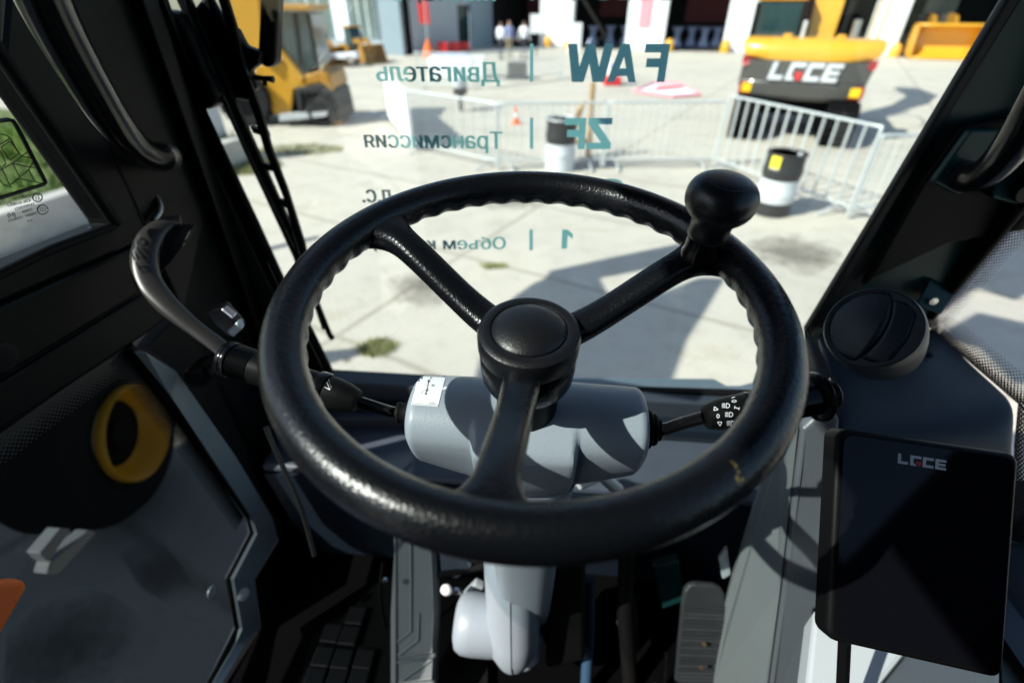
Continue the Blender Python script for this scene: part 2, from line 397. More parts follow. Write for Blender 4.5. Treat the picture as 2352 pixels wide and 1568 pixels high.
def logo(wm, rm, f, shear=.12):
    """writes L G C E with f(x 0..1, y 0..1) -> point"""
    x = 0; cw = .225; gap = .033
    for ch in ('L', 'G', 'g', 'C', 'E'):
        if ch == 'g': x -= cw+gap
        for poly in LOGO[ch]:
            pts = [f(x+px*cw+shear*.25*(py-.5), py) for px, py in poly]
            (rm if ch == 'g' else wm).add(pts, [list(range(len(pts)))])
        x += cw+gap

# ================================================================== SETTING: yard, grass, building
def plane(name, pts, mat, kind='structure'):
    o = MB().add(pts, [list(range(len(pts)))]).build(name, mat, recalc=False); o['kind'] = kind; return o
plane('ground', [(-120, -60, 0), (120, -60, 0), (120, 120, 0), (-120, 120, 0)], M['ground'])
# low concrete kerb wall along the grass on the left
ka, kb = G(0, 592), G(250, 497); kd = (kb-ka).normalized(); kn = V((-kd.y, kd.x, 0))
kstart = ka-kd*6; kend = ka+kd*4.6
kw = MB(); kw.prism([kstart, kstart+kn*.30, kstart+kn*.30+Z_*.44, kstart+Z_*.44], kend-kstart)
tag(kw.build('kerb_wall', M['kerb'], bevel=.02), 'low concrete kerb wall with a pale top edging the grass bank', 'kerb wall')
gs = kstart+kn*.30+Z_*.38; ge = kend+kn*.30+Z_*.38
plane('grass_bank', [gs, ge, ge+kn*14+kd*2, gs+kn*14], M['soil'])
gm = MB()
for i in range(9000):
    s = random.random(); q = random.random()**1.3*9; p = gs.lerp(ge, s)+kn*q; h = random.uniform(.05, .2)
    a = random.random()*PI; d = V((math.cos(a), math.sin(a), 0)); wd = random.uniform(.012, .03); t = V((random.gauss(0, .06), random.gauss(0, .06), h))
    gm.add([p-d*wd, p+d*wd, p+t], [(0, 1, 2)])
tag(gm.build('grass', M['grass'], recalc=False), kind='stuff')
# weeds growing through the slab joints
def weeds(name, c, rx, ry, n, hh, label, group='weeds in the yard joints'):
    m = MB()
    for i in range(n):
        a = random.random()*2*PI; r = math.sqrt(random.random()); p = c+V((rx*r*math.cos(a), ry*r*math.sin(a), 0)); b = random.random()*PI
        d = V((math.cos(b), math.sin(b), 0))*random.uniform(.006, .016); t = V((random.gauss(0, .04), random.gauss(0, .04), random.uniform(.3, 1)*hh))
        m.add([p-d, p+d, p+t], [(0, 1, 2)])
    return tag(m.build(name, M['weed'], recalc=False), label, 'weeds', group)
M['weed'] = pm('dry_weeds', (.26, .26, .10), .8, var=.4, vs=6)
weeds('weed_clump', G(866, 800), .16, .13, 420, .06, 'flat patch of dry weeds beside the dark shadow near the wiper tip')
weeds('weed_clump', G(1135, 612), .14, .07, 200, .03, 'small brown tuft in the slab joint behind the left wheel spoke')
weeds('weed_clump', G(575, 385), .55, .5, 1500, .12, 'wide patch of grass and weeds at the foot of the pale grey post')
weeds('weed_clump', G(690, 345), .9, .45, 900, .08, 'thin yellowish weeds on the concrete in front of the large yellow loader')

nb = thing('added_shade_box', 'plain dark ribbed box added left of the cab, outside the view, to shade the ground', 'container', (-5.2, -1.0, 0))  # unseen box added to shade the ground outside the lower door glass
MB().box((-5.2, -1.1, 1.56), (2.4, 4.0, 3.0)).build('shell', M['dgrey'], nb, bevel=.03)
for y in (-2.6, -1.6, -.6, .4): MB().box((-3.98, y, 1.56), (.04, .12, 2.8)).build('rib', M['mblack'], nb)
MB().box((-5.2, -1.1, .03), (2.2, 3.8, .055)).build('skid', M['mblack'], nb)
def stain_mat(name, col):
    m, t, b, out = nodes(name); N = t.nodes; K = t.links; b.inputs['Base Color'].default_value = col+(1,); b.inputs['Roughness'].default_value = .6
    tc = N.new('ShaderNodeTexCoord'); mp = N.new('ShaderNodeMapping'); mp.inputs['Location'].default_value = (-1, -1, 0); mp.inputs['Scale'].default_value = (2, 2, 0); K.new(tc.outputs['Generated'], mp.inputs[0])
    ln = N.new('ShaderNodeVectorMath'); ln.operation = 'LENGTH'; K.new(mp.outputs[0], ln.inputs[0])
    nz = N.new('ShaderNodeTexNoise'); nz.inputs['Scale'].default_value = 5; nz.inputs['Detail'].default_value = 8; nz.inputs['Roughness'].default_value = .7; K.new(tc.outputs['Object'], nz.inputs['Vector'])
    ad = N.new('ShaderNodeMath'); ad.operation = 'MULTIPLY_ADD'; ad.inputs[1].default_value = 1.7; K.new(nz.outputs['Fac'], ad.inputs[0]); K.new(ln.outputs['Value'], ad.inputs[2])
    mr = N.new('ShaderNodeMapRange'); mr.inputs['From Min'].default_value = 1.0; mr.inputs['From Max'].default_value = 1.75; mr.inputs['To Min'].default_value = .6; mr.inputs['To Max'].default_value = 0; K.new(ad.outputs[0], mr.inputs['Value'])
    tr = N.new('ShaderNodeBsdfTransparent'); mx = N.new('ShaderNodeMixShader'); K.new(mr.outputs[0], mx.inputs[0]); K.new(tr.outputs[0], mx.inputs[1]); K.new(b.outputs[0], mx.inputs[2]); K.new(mx.outputs[0], out.inputs['Surface']); return m
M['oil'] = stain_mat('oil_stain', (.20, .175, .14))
def stain(label, pts):
    c = [G(u, v, .004) for u, v in pts]; o = MB().add(smoothpts(c+c[:1], 2)[:-1], [list(range(len(smoothpts(c+c[:1], 2))-1))]).build('oil_stain', M['oil'], recalc=False); tag(o, label, 'stain', 'dark stains on the concrete')
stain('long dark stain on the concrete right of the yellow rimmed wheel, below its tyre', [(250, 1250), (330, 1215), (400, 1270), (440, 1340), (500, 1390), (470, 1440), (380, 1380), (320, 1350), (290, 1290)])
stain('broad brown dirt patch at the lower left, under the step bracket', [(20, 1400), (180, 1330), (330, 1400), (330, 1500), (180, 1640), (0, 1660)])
stain('faint brown stain on the slab left of the wheel hub', [(880, 640), (1010, 600), (1090, 650), (1040, 700), (920, 720)])
stain('faint stain on the concrete between the near drum and the right pillar', [(1690, 560), (1850, 520), (1960, 560), (1880, 640), (1730, 640)])
stain('grey oil stain on the concrete in front of the white topped drum', [(1050, 450), (1200, 420), (1300, 440), (1250, 480), (1100, 490)])
stain('small dark spots of oil near the lower edge of the windscreen', [(782, 822), (800, 816), (815, 828), (800, 840)])

# ---- right hall with drive-in bays
FD = V((27.3, -9.2, 0)).normalized(); FN = V((FD.y, -FD.x, 0))            # along the facade; outward (towards us)
F0 = G(1130, 107)
def fac(u, o=0):                                                          # point on the facade plane at ground level
    r = ray(u, 60); n = FN; t = (F0-CAM-FN*0).dot(n)/r.dot(n); p = CAM+r*t; p.z = 0; return p+FN*o
hall = thing('exhibition_hall', 'white fronted hall with dark open bays between broad columns across the far side', 'hall', fac(1700))
cols = [(1239, 1316), (1439, 1530), (1668, 1742), (2003, 2078), (2420, 2500)]
for i, (a, b) in enumerate(cols):
    pa, pb = fac(a), fac(b); m = MB(); m.prism([pa, pb, pb-FN*.6, pa-FN*.6], Z_*7)
    m.build('column', M['white_wall'], hall, bevel=.05)
pa, pb = fac(1130), fac(2560)
MB().prism([pa+Z_*4.6-FN*.05, pb+Z_*4.6-FN*.05, pb+Z_*4.6-FN*.55, pa+Z_*4.6-FN*.55], Z_*2.5).build('lintel', M['white_wall'], hall)
bk = FN*-13
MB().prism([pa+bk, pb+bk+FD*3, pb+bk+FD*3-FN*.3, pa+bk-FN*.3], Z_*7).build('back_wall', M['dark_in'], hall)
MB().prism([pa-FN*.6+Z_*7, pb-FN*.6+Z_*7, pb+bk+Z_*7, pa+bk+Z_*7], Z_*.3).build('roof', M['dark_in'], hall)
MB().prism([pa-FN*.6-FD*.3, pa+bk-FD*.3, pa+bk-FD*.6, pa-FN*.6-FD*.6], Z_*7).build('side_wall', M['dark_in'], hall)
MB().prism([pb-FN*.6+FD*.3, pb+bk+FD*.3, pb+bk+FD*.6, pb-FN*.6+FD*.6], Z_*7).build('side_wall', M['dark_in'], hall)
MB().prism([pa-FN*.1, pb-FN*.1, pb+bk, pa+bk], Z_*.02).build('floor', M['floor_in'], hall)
for i, (a, b, z0, z1) in enumerate([(1140, 1200, .9, 4), (1330, 1400, 1.6, 4), (1560, 1680, 1.3, 4.2), (1790, 1900, 1.2, 4)]):
    p, q = fac(a)-FN*7, fac(b)-FN*7
    tag(MB().prism([p+Z_*z0, q+Z_*z0, q+Z_*z1, p+Z_*z1], -FN*.1).build('hanging_sheet', M['red_in']),
        ['dark red sheet hanging in the bay behind the group of people', 'narrow dark red sheet in the second dark bay',
         'wide dark red sheet hanging in the third dark bay', 'dark red sheet in the bay behind the tracked excavator'][i], 'hanging', 'dark red sheets hung inside the hall')
# yellow wheel guards at the column feet
for i, (u, lab) in enumerate([(1262, 'first white column'), (1312, 'first white column, on its right corner'), (1545, 'second white column'), (1676, 'third white column'), (2074, 'white column right of the excavator')]):
    p = fac(u, .35); m = MB(); m.lathe([(.28, 0), (.28, .35), (.22, .55), (.1, .66), (0, .68)], p, (0, 0, 1), 20)
    tag(m.build('column_guard', M['yellow'], smooth=40), 'rounded yellow guard post at the foot of the '+lab, 'guard post', 'yellow guards at the hall columns')
# pink and red banners
def flat_banner(name, u0, u1, z0, z1, mat, label, o=.06, ystep=None):
    p, q = fac(u0, o), fac(u1, o); ob = MB().prism([p+Z_*z0, q+Z_*z0, q+Z_*z1, p+Z_*z1], FN*.02).build(name, mat); return tag(ob, label, 'banner')
M['pink'] = pm('faded_red_print', (.85, .32, .38), .6, var=.25, vs=3)
flat_banner('banner', 1466, 1492, 1.25, 4.2, M['pink'], 'faded red banner hanging on the second white column')
# white boards near the first column
p = G(1232, 128); st = thing('notice_board', 'white round-cornered notice board on a dark stand beside the first column', 'notice board', p)
MB().box(p+Z_*1.5, (.75, .05, .9)).build('board', M['white_cloth'], st, bevel=.02); MB().tube([p, p+Z_*1.1], .03).build('stand', M['mblack'], st)
p = G(1318, 122); tag(MB().box(p+Z_*.75, (.75, .5, 1.5)).build('white_box', M['white_cloth'], bevel=.03), 'plain white upright box in front of the first white column', 'box')

# ---- left building: grey-blue clad office block
lb0 = G(930, 128); lb1 = F0.copy(); LD = (lb1-lb0).normalized(); LN = V((LD.y, -LD.x, 0))
off = thing('office_building', 'grey and blue clad building with a dark doorway left of the open bays', 'building', lb0)
def lw(u, o=0):
    r = ray(u, 60); t = (lb0-CAM).dot(LN)/r.dot(LN); p = CAM+r*t; p.z = 0; return p+LN*o
def wallpiece(name, a, b, mat, z0=0, z1=7, th=.3, o=0, par=off):
    return MB().prism([a+Z_*z0+LN*o, b+Z_*z0+LN*o, b+Z_*z0-LN*th, a+Z_*z0-LN*th], Z_*(z1-z0)).build(name, mat, par)
wallpiece('wall', lw(930), lw(943), M['mblack'])
wallpiece('wall', lw(943.2), lw(1052), M['grey_wall'])
wallpiece('door', lw(1054), lw(1080), M['cabglass'], 0, 2.35, .1, -.1)
wallpiece('wall', lw(1053), lw(1081), M['grey_wall'], 2.36, 7, .3, 0)
wallpiece('wall', lw(1081.2), lw(1130), M['blue_wall'], 0, 7, .3, .06)
OD = V((-.953, .302, 0)); ON = V((-.302, -.953, 0))                         # front face going left from the corner
def ow(s): return lb0+OD*s
def owp(name, s0, s1, mat, z0=0, z1=7, o=0, par=off, th=.3):
    return MB().prism([ow(s0)+Z_*z0+ON*o, ow(s1)+Z_*z0+ON*o, ow(s1)+Z_*z0-ON*th, ow(s0)+Z_*z0-ON*th], Z_*(z1-z0)).build(name, mat, par)
owp('pilaster', 0, 1.3, M['blue_wall'], 0, 7, .1)
owp('wall', 1.3, 12, M['grey_wall'], 0, .7); owp('wall', 1.3, 12, M['blue_wall'], 3.0, 7)
for i, (a, b) in enumerate([(1.5, 3.2), (4.4, 6.6), (6.9, 9.1), (9.4, 11.8)]):
    wn = owp('window', a, b, M['blue_wall'], .72, 2.98, 0, off, .1)
    owp('pane', a+.08, b-.08, M['winglass'] if 'winglass' in M else M.setdefault('winglass', pm('window_glass', (.10, .15, .15), .08, var=.5, vs=.8, spec=.8)), .8, 2.9, .02, wn, .02)
    for x in (a+(b-a)/3, a+(b-a)*2/3): owp('mullion', x-.03, x+.03, M['white_wall'], .8, 2.9, .04, wn, .015)
owp('pilaster', 3.3, 4.3, M['white_wall'], .7, 3.2, .04)
# red feather flag, red low blocks
p = G(985, 130); fl = thing('feather_flag', 'narrow red feather flag on a pole before the grey wall', 'flag', p)
MB().tube([p, p+Z_*4], .025).build('pole', M['galv'], fl); MB().prism([p+V((-.35, 0, 1.55)), p+V((.22, 0, 1.5)), p+V((.15, 0, 4)), p+V((-.42, 0, 4))], V((0, .015, 0))).build('cloth', M['red'], fl)
MB().lathe([(.32, 0), (.3, .25), (.06, .8), (.05, .85)], p, (0, 0, 1), 16).build('base', M['orange'], fl, smooth=40)
for i, u in enumerate((1018, 1045, 1068)):
    p = G(u, 124-i*2); tag(MB().box(p+Z_*.3, (.62, .45, .6-.08*i)).build('plastic_block', M['red'], bevel=.06),
        ['nearest of the low red plastic blocks at the grey wall', 'middle of the low red plastic blocks at the grey wall', 'low red plastic block closest to the dark doorway'][i], 'plastic block', 'red blocks along the grey wall')
# a dark container-like box unit behind the loaders on the far left
p = G(760, 128); tag(MB().box(p+V((-.6, 5.5, 1.6)), (4.5, 3, 3.2)).build('container', M['dgrey'], bevel=.03), 'dark grey container behind the small yellow loaders', 'container')

# ---- cocktail tables in the bays
tabs = [(1340, 3.5), (1378, 4.5), (1418, 4.2), (1552, 3.6), (1588, 4.4), (1622, 3.9), (1655, 4.6)]
tb0 = None
for i, (u, dp) in enumerate(tabs):
    pos = fac(u)-FN*dp
    lab = ['leftmost cloth covered standing table in the second bay', 'middle standing table of the second bay', 'standing table in the second bay nearest its right column',
           'cloth covered standing table just right of the second column', 'second standing table right of the second column', 'third standing table right of the second column', 'standing table beside the third white column'][i]
    if tb0 is None:
        tb0 = thing('cocktail_table', lab, 'table', (0, 0, 0), group='cloth covered standing tables in the hall', local=True)
        MB().lathe([(.42, .02), (.36, .12), (.2, .45), (.17, .62), (.24, .9), (.38, 1.06)], (0,0,0), (0,0,1), 24).build('cloth', M['cloth'], tb0, smooth=60)
        MB().lathe([(.41, 1.062), (.42, 1.07), (.42, 1.1), (.40, 1.11)], (0,0,0), (0,0,1), 24).build('table_top', M['cloth'], tb0, smooth=40)
        t = tb0
    else:
        t = copy_tree(tb0); t['label'] = lab
    t.location = pos+Z_*.02

# ------------------------------------------------------------------ people far off
def person(loc, h, rz, top, legs, label, arm=.1):
    t = thing('person', label, 'person', loc, (0, 0, rz), 'people standing before the hall', local=True); k = h/1.75
    J = {'pel': (0,0,.95,.13), 'ab': (0,0,1.1,.13), 'ch': (0,.01,1.32,.155), 'nk': (0,0,1.47,.06), 'hd': (0,-.02,1.6,.09), 'tp': (0,-.01,1.7,.075)}
    E = [('pel','ab'),('ab','ch'),('ch','nk'),('nk','hd'),('hd','tp')]
    for s, n in ((-1,'l'),(1,'r')):
        J.update({n+'h': (s*.09,0,.88,.095), n+'k': (s*.1,-.02,.5,.065), n+'a': (s*.1,.02,.09,.045), n+'f': (s*.11,-.14,.035,.04),
                  n+'s': (s*.19,0,1.4,.065), n+'e': (s*.25,.03,1.13,.047), n+'w': (s*(.24+arm*.1),-.08,.9,.034), n+'p': (s*(.235+arm*.1),-.1,.81,.038)})
        E += [('pel',n+'h'),(n+'h',n+'k'),(n+'k',n+'a'),(n+'a',n+'f'),('ch',n+'s'),(n+'s',n+'e'),(n+'e',n+'w'),(n+'w',n+'p')]
    ks = list(J); me = bpy.data.meshes.new('body'); me.from_pydata([tuple(c*k for c in J[q][:3]) for q in ks], [(ks.index(a), ks.index(b)) for a, b in E], [])
    o = bpy.data.objects.new('body', me); COL.objects.link(o); sk_ = o.modifiers.new('skin', 'SKIN')
    for i, q in enumerate(ks):
        sv = me.skin_vertices[0].data[i]; sv.radius = (J[q][3]*k, J[q][3]*k*.85); sv.use_root = (q == 'pel')
    o.modifiers.new('sub', 'SUBSURF').levels = 1
    dg = bpy.context.evaluated_depsgraph_get(); m2 = bpy.data.meshes.new_from_object(o.evaluated_get(dg)); bpy.data.objects.remove(o)
    o = bpy.data.objects.new('body', m2); COL.objects.link(o); m2.materials.clear()
    for mm in (M['skin'], top, legs, M['mblack'], M['hair']): m2.materials.append(mm)
    for p in m2.polygons:
        c = p.center/k; z = c.z; p.use_smooth = True
        p.material_index = (4 if (z > 1.66 or (c.y > .02 and z > 1.56)) else 0) if z > 1.46 else 3 if z < .1 else 2 if z < .96 and abs(c.x) < .2 else 0 if (z < .88 and abs(c.x) >= .2) else 1
    setparent(o, t); return t
person(G(1150, 138), 1.75, 2.4, M['shirt'], M['trouser'], 'person in a white shirt and dark trousers, on the left of the trio')
person(G(1170, 135), 1.78, .3, M['blueshirt'], M['beige'], 'person in a light blue top and beige trousers in the middle of the trio')
person(G(1203, 140), 1.8, 2.9, M['shirt'], M['trouser'], 'person in a loose white shirt seen from behind, right of the trio', .5)

# ------------------------------------------------------------------ drums, cone, timber, tape, barriers
def drum(loc, label, top, mid, low, zt, zl, sticker=None, rad=.26, hh=.86):
    t = thing('steel_drum', label, 'drum', loc, group='drums by the barriers', local=True); r = rad; h = hh
    def band(z0, z1):
        pr = [(r, z0)]
        for k in range(1, 8):
            z = z0+(z1-z0)*k/8; pr.append((r+(.012 if any(abs(z-q) < .05 for q in (.3, .6)) else 0), z))
        return pr+[(r, z1)]
    MB().lathe(band(0.005, zl), n=36).build('lower_band', low, t, smooth=50)
    MB().lathe(band(zl+.002, zt), n=36).build('middle_band', mid, t, smooth=50)
    MB().lathe(band(zt+.002, h-.02), n=36).build('upper_band', top, t, smooth=50)
    MB().lathe([(r+.012, h-.02), (r+.016, h-.008), (r+.01, h), (r-.012, h), (r-.02, h-.02), (.001, h-.02)], n=36).build('lid', M['galv'] if sticker is None else top, t, smooth=50)
    MB().lathe([(.035, h-.02), (.035, h+.004), (.03, h+.01)], (.12, -.1, 0), n=14).build('bung', M['galv'], t)
    if sticker:
        for name, z0, z1, mt in (('hazard_label', .66, .82, M['sticker_y']), ('label', .56, .655, M['paper'])):
            rows = [[V(((r+.004)*math.sin(a), -(r+.004)*math.cos(a), z)) for a in [(-1.25+.55*i/6) for i in range(7)]] for z in (z0, z1)]
            MB().grid(rows).build(name, mt, t)
    return t
drum(G(1768, 488), 'black drum with a white middle band and a yellow hazard label', M['drum_black'], M['drum_white'], M['drum_black'], .50, .19, True, .245, .84)
drum(G(1285, 388), 'white drum with a black upper half seen just over the wheel rim', M['drum_black'], M['drum_white'], M['drum_white'], .46, .2)
def cone(loc, h, label):
    t = thing('traffic_cone', label, 'cone', loc, local=True)
    MB().box((0,0,.015), (h*.55, h*.55, .03)).build('base', M['orange'], t, bevel=.008)
    MB().lathe([(h*.2, .03), (h*.135, h*.38)], n=20).build('lower_cone', M['orange'], t, smooth=40)
    MB().lathe([(h*.134, h*.381), (h*.09, h*.62)], n=20).build('white_band', M['white_cloth'], t, smooth=40)
    MB().lathe([(h*.089, h*.621), (h*.03, h), (.001, h)], n=20).build('upper_cone', M['orange'], t, smooth=40)
cone(G(1185, 285), .42, 'small orange traffic cone standing behind the barriers')
tr = thing('timber_trestle', 'rough timber trestle of leaning poles behind the white drum', 'trestle', G(1340, 362))
pb_ = G(1350, 366); d0 = pb_.y
MB().tube([pb_, A(1362, 190, d0)], [.06, .05], 10).build('upright_post', M['wood'], tr)
MB().tube([G(1268, 385), A(1325, 262, d0), A(1345, 232, d0+.1)], [.05, .05, .04], 10).build('leaning_pole', M['wood'], tr)
MB().tube([G(1300, 370), A(1338, 235, d0+.3)], .045, 10).build('leaning_pole', M['wood'], tr)
MB().tube([A(1300, 330, d0), A(1360, 322, d0)], .04, 10).build('cross_bar', M['wood'], tr)
q0 = G(1455, 213); q1 = G(1607, 222); q2 = G(1500, 196); q3 = G(1545, 226)
tp = thing('folded_banner', 'red and white folded banner lying flat on the concrete past the barriers', 'banner', q3)
MB().tube([q0+Z_*.05, q2+Z_*.07, G(1560, 196)+Z_*.06, q1+Z_*.05, q3+Z_*.05, q0+Z_*.06], .05, 8).build('red_border', M['pink'], tp)
MB().prism([q0+Z_*.01, q2+Z_*.01, G(1560, 196)+Z_*.01, q1+Z_*.01, q3+Z_*.01], Z_*.03).build('white_sheet', M['white_cloth'], tp)
MB().prism([G(1500, 211)+Z_*.045, G(1570, 205)+Z_*.045, G(1572, 199)+Z_*.045, G(1512, 202)+Z_*.045], Z_*.01).build('red_patch', M['red'], tp)
def barrier(a, b, label, h=1.1, banner=False, pitch=.125, br=.0105):
    a = V(a); b = V(b); a.z = b.z = 0; ln = (b-a).length; ang = math.atan2(b.y-a.y, b.x-a.x)
    t = thing('crowd_barrier', label, 'barrier', a, (0, 0, ang), 'galvanised barriers across the yard', local=True); r = .021
    MB().tube(smoothpts([(0, 0, .05), (0, 0, h), (.0, 0, h), (ln, 0, h), (ln, 0, h), (ln, 0, .05)], 2), r, 10).build('frame', M['galv'], t, smooth=50)
    MB().tube([(0, 0, .17), (ln, 0, .17)], r*.8, 8).build('lower_rail', M['galv'], t)
    n = max(4, int(ln/pitch))
    for i in range(1, n): MB().tube([(ln*i/n, 0, .17), (ln*i/n, 0, h-.01)], br, 6, cap=False).build('bar', M['galv'], t, smooth=60)
    for x in (.22, ln-.22): MB().tube(smoothpts([(x, -.3, .01), (x, -.26, .03), (x, 0, .13), (x, .26, .03), (x, .3, .01)], 2), r*.8, 8).build('foot', M['galv'], t, smooth=60)
    if banner:
        MB().grid([[V((x*ln, -.03-.02*math.sin(x*9), z)) for x in [i/12 for i in range(13)]] for z in (.12, .6, 1.13)]).build('white_banner', M['white_cloth'], t, solid=.004)
P0 = G(948, 345); P1 = G(1140, 391); P2 = V((1.62, 9.15, 0)); P3 = G(1634, 386); P4 = G(1942, 502); P5 = P4+V((2.2, .15, 0))
barrier(G(893, 272), P0, 'barrier running away on the left with a white sheet hung over it', banner=True)
barrier(P0+V((.03, -.03, 0)), P1, 'barrier section meeting the white sheeted one at its corner')
barrier(P1+V((.05, 0, 0)), P2, 'barrier section behind the white topped drum')
barrier(P2+V((.05, 0, 0)), P3, 'barrier section between the timber trestle and the excavator tracks')
barrier(P3+V((.04, -.04, 0)), P4, 'nearest barrier, right in front of the excavator tracks', 1.2, False, .2, .017)
barrier(P4+V((.05, 0, 0)), P5, 'barrier at the right edge of the windscreen beyond the near drum')
barrier(G(1090, 205), G(1290, 180), 'far barrier across the yard behind the trestle')
barrier(G(960, 205), G(1085, 207), 'far barrier beside the white display table')
# display tables and stands behind the barriers
p = G(1052, 178); t = thing('display_table', 'long table under a white cloth in the yard behind the barriers', 'table', p)
MB().box(p+V((0, 0, .38)), (2.2, .8, .74)).build('cloth', M['white_cloth'], t, bevel=.03); MB().box(p+V((-.2, 0, .8)), (1.2, .4, .1)).build('tray', M['cloth'], t, bevel=.02)
p = G(1060, 255); t = thing('pump_stand', 'dark machine part on a stand just behind the left barriers', 'stand', p)
MB().box(p+Z_*.5, (.35, .35, .16)).build('top_plate', M['dgrey'], t, bevel=.02); MB().tube([p, p+Z_*.42], .06).build('post', M['mblack'], t)
MB().lathe([(.17, .58), (.2, .66), (.2, .86), (.12, .95), (.12, 1.02)], p, (0,0,1), 20).build('housing', M['drum_white'], t, smooth=40)
p = G(1188, 182); t = thing('generator', 'small dark generator set on the yard behind the far barrier', 'generator', p)
MB().box(p+Z_*.34, (.75, .45, .5)).build('case', M['dgrey'], t, bevel=.04); MB().tube([p+V((-.45, -.3, .08)), p+V((.45, -.3, .08)), p+V((.45, .3, .08)), p+V((-.45, .3, .08)), p+V((-.45, -.3, .08))], .03, 8).build('frame', M['mblack'], t)
p = G(1405, 196); t = thing('hose_reel', 'white hose reel with a red base standing past the barriers', 'reel', p)
MB().lathe([(.28, -.2), (.28, -.17), (.12, -.16), (.12, .16), (.28, .17), (.28, .2)], p+Z_*.6, (1,0,0), 20).build('reel', M['white_cloth'], t, smooth=40); MB().box(p+Z_*.14, (.6, .5, .26)).build('base', M['red'], t, bevel=.04)
p = G(487, 374); tag(MB().prism([p+V((-.27,-.05,0)), p+V((.25,-.12,0)), p+V((.3,.3,0)), p+V((-.2,.34,0))], Z_*1.35).build('concrete_post', M['post'], bevel=.03), 'pale grey square post standing beyond the left pillar by the weeds', 'post')

# ------------------------------------------------------------------ machines outside
def loft(mb, secs):
    n = len(secs[0]); mb.grid(secs, close_u=True); o = len(mb.v)-n*len(secs); mb.f.append([o+i for i in range(n)][::-1]); mb.f.append([o+n*(len(secs)-1)+i for i in range(n)])
def wheel(t, c, r, wd, name='wheel'):
    c = V(c); o = MB().lathe([(r*.62, -wd*.42), (r*.9, -wd*.5), (r, -wd*.36), (r, wd*.36), (r*.9, wd*.5), (r*.62, wd*.42)], c, (1,0,0), 32, ring=True).build(name, M['tyre'], t, smooth=40)
    m = MB()
    for k in range(22):
        a = 2*PI*k/22
        for s in (-1, 1): m.box(c+V((s*wd*.22, r*.99*math.cos(a+s*.07), r*.99*math.sin(a+s*.07))), (wd*.42, .05, .06), Matrix.Rotation(a+s*.07, 3, 'X') @ Matrix.Rotation(.5*s, 3, 'Z'))
    m.build('tread', M['tyre'], o)
    MB().lathe([(r*.6, -wd*.40), (r*.55, -wd*.2), (r*.2, -wd*.1), (r*.2, wd*.1), (r*.55, wd*.2), (r*.6, wd*.40)], c, (1,0,0), 28).build('rim', M['wheel_yellow'], o, smooth=40)
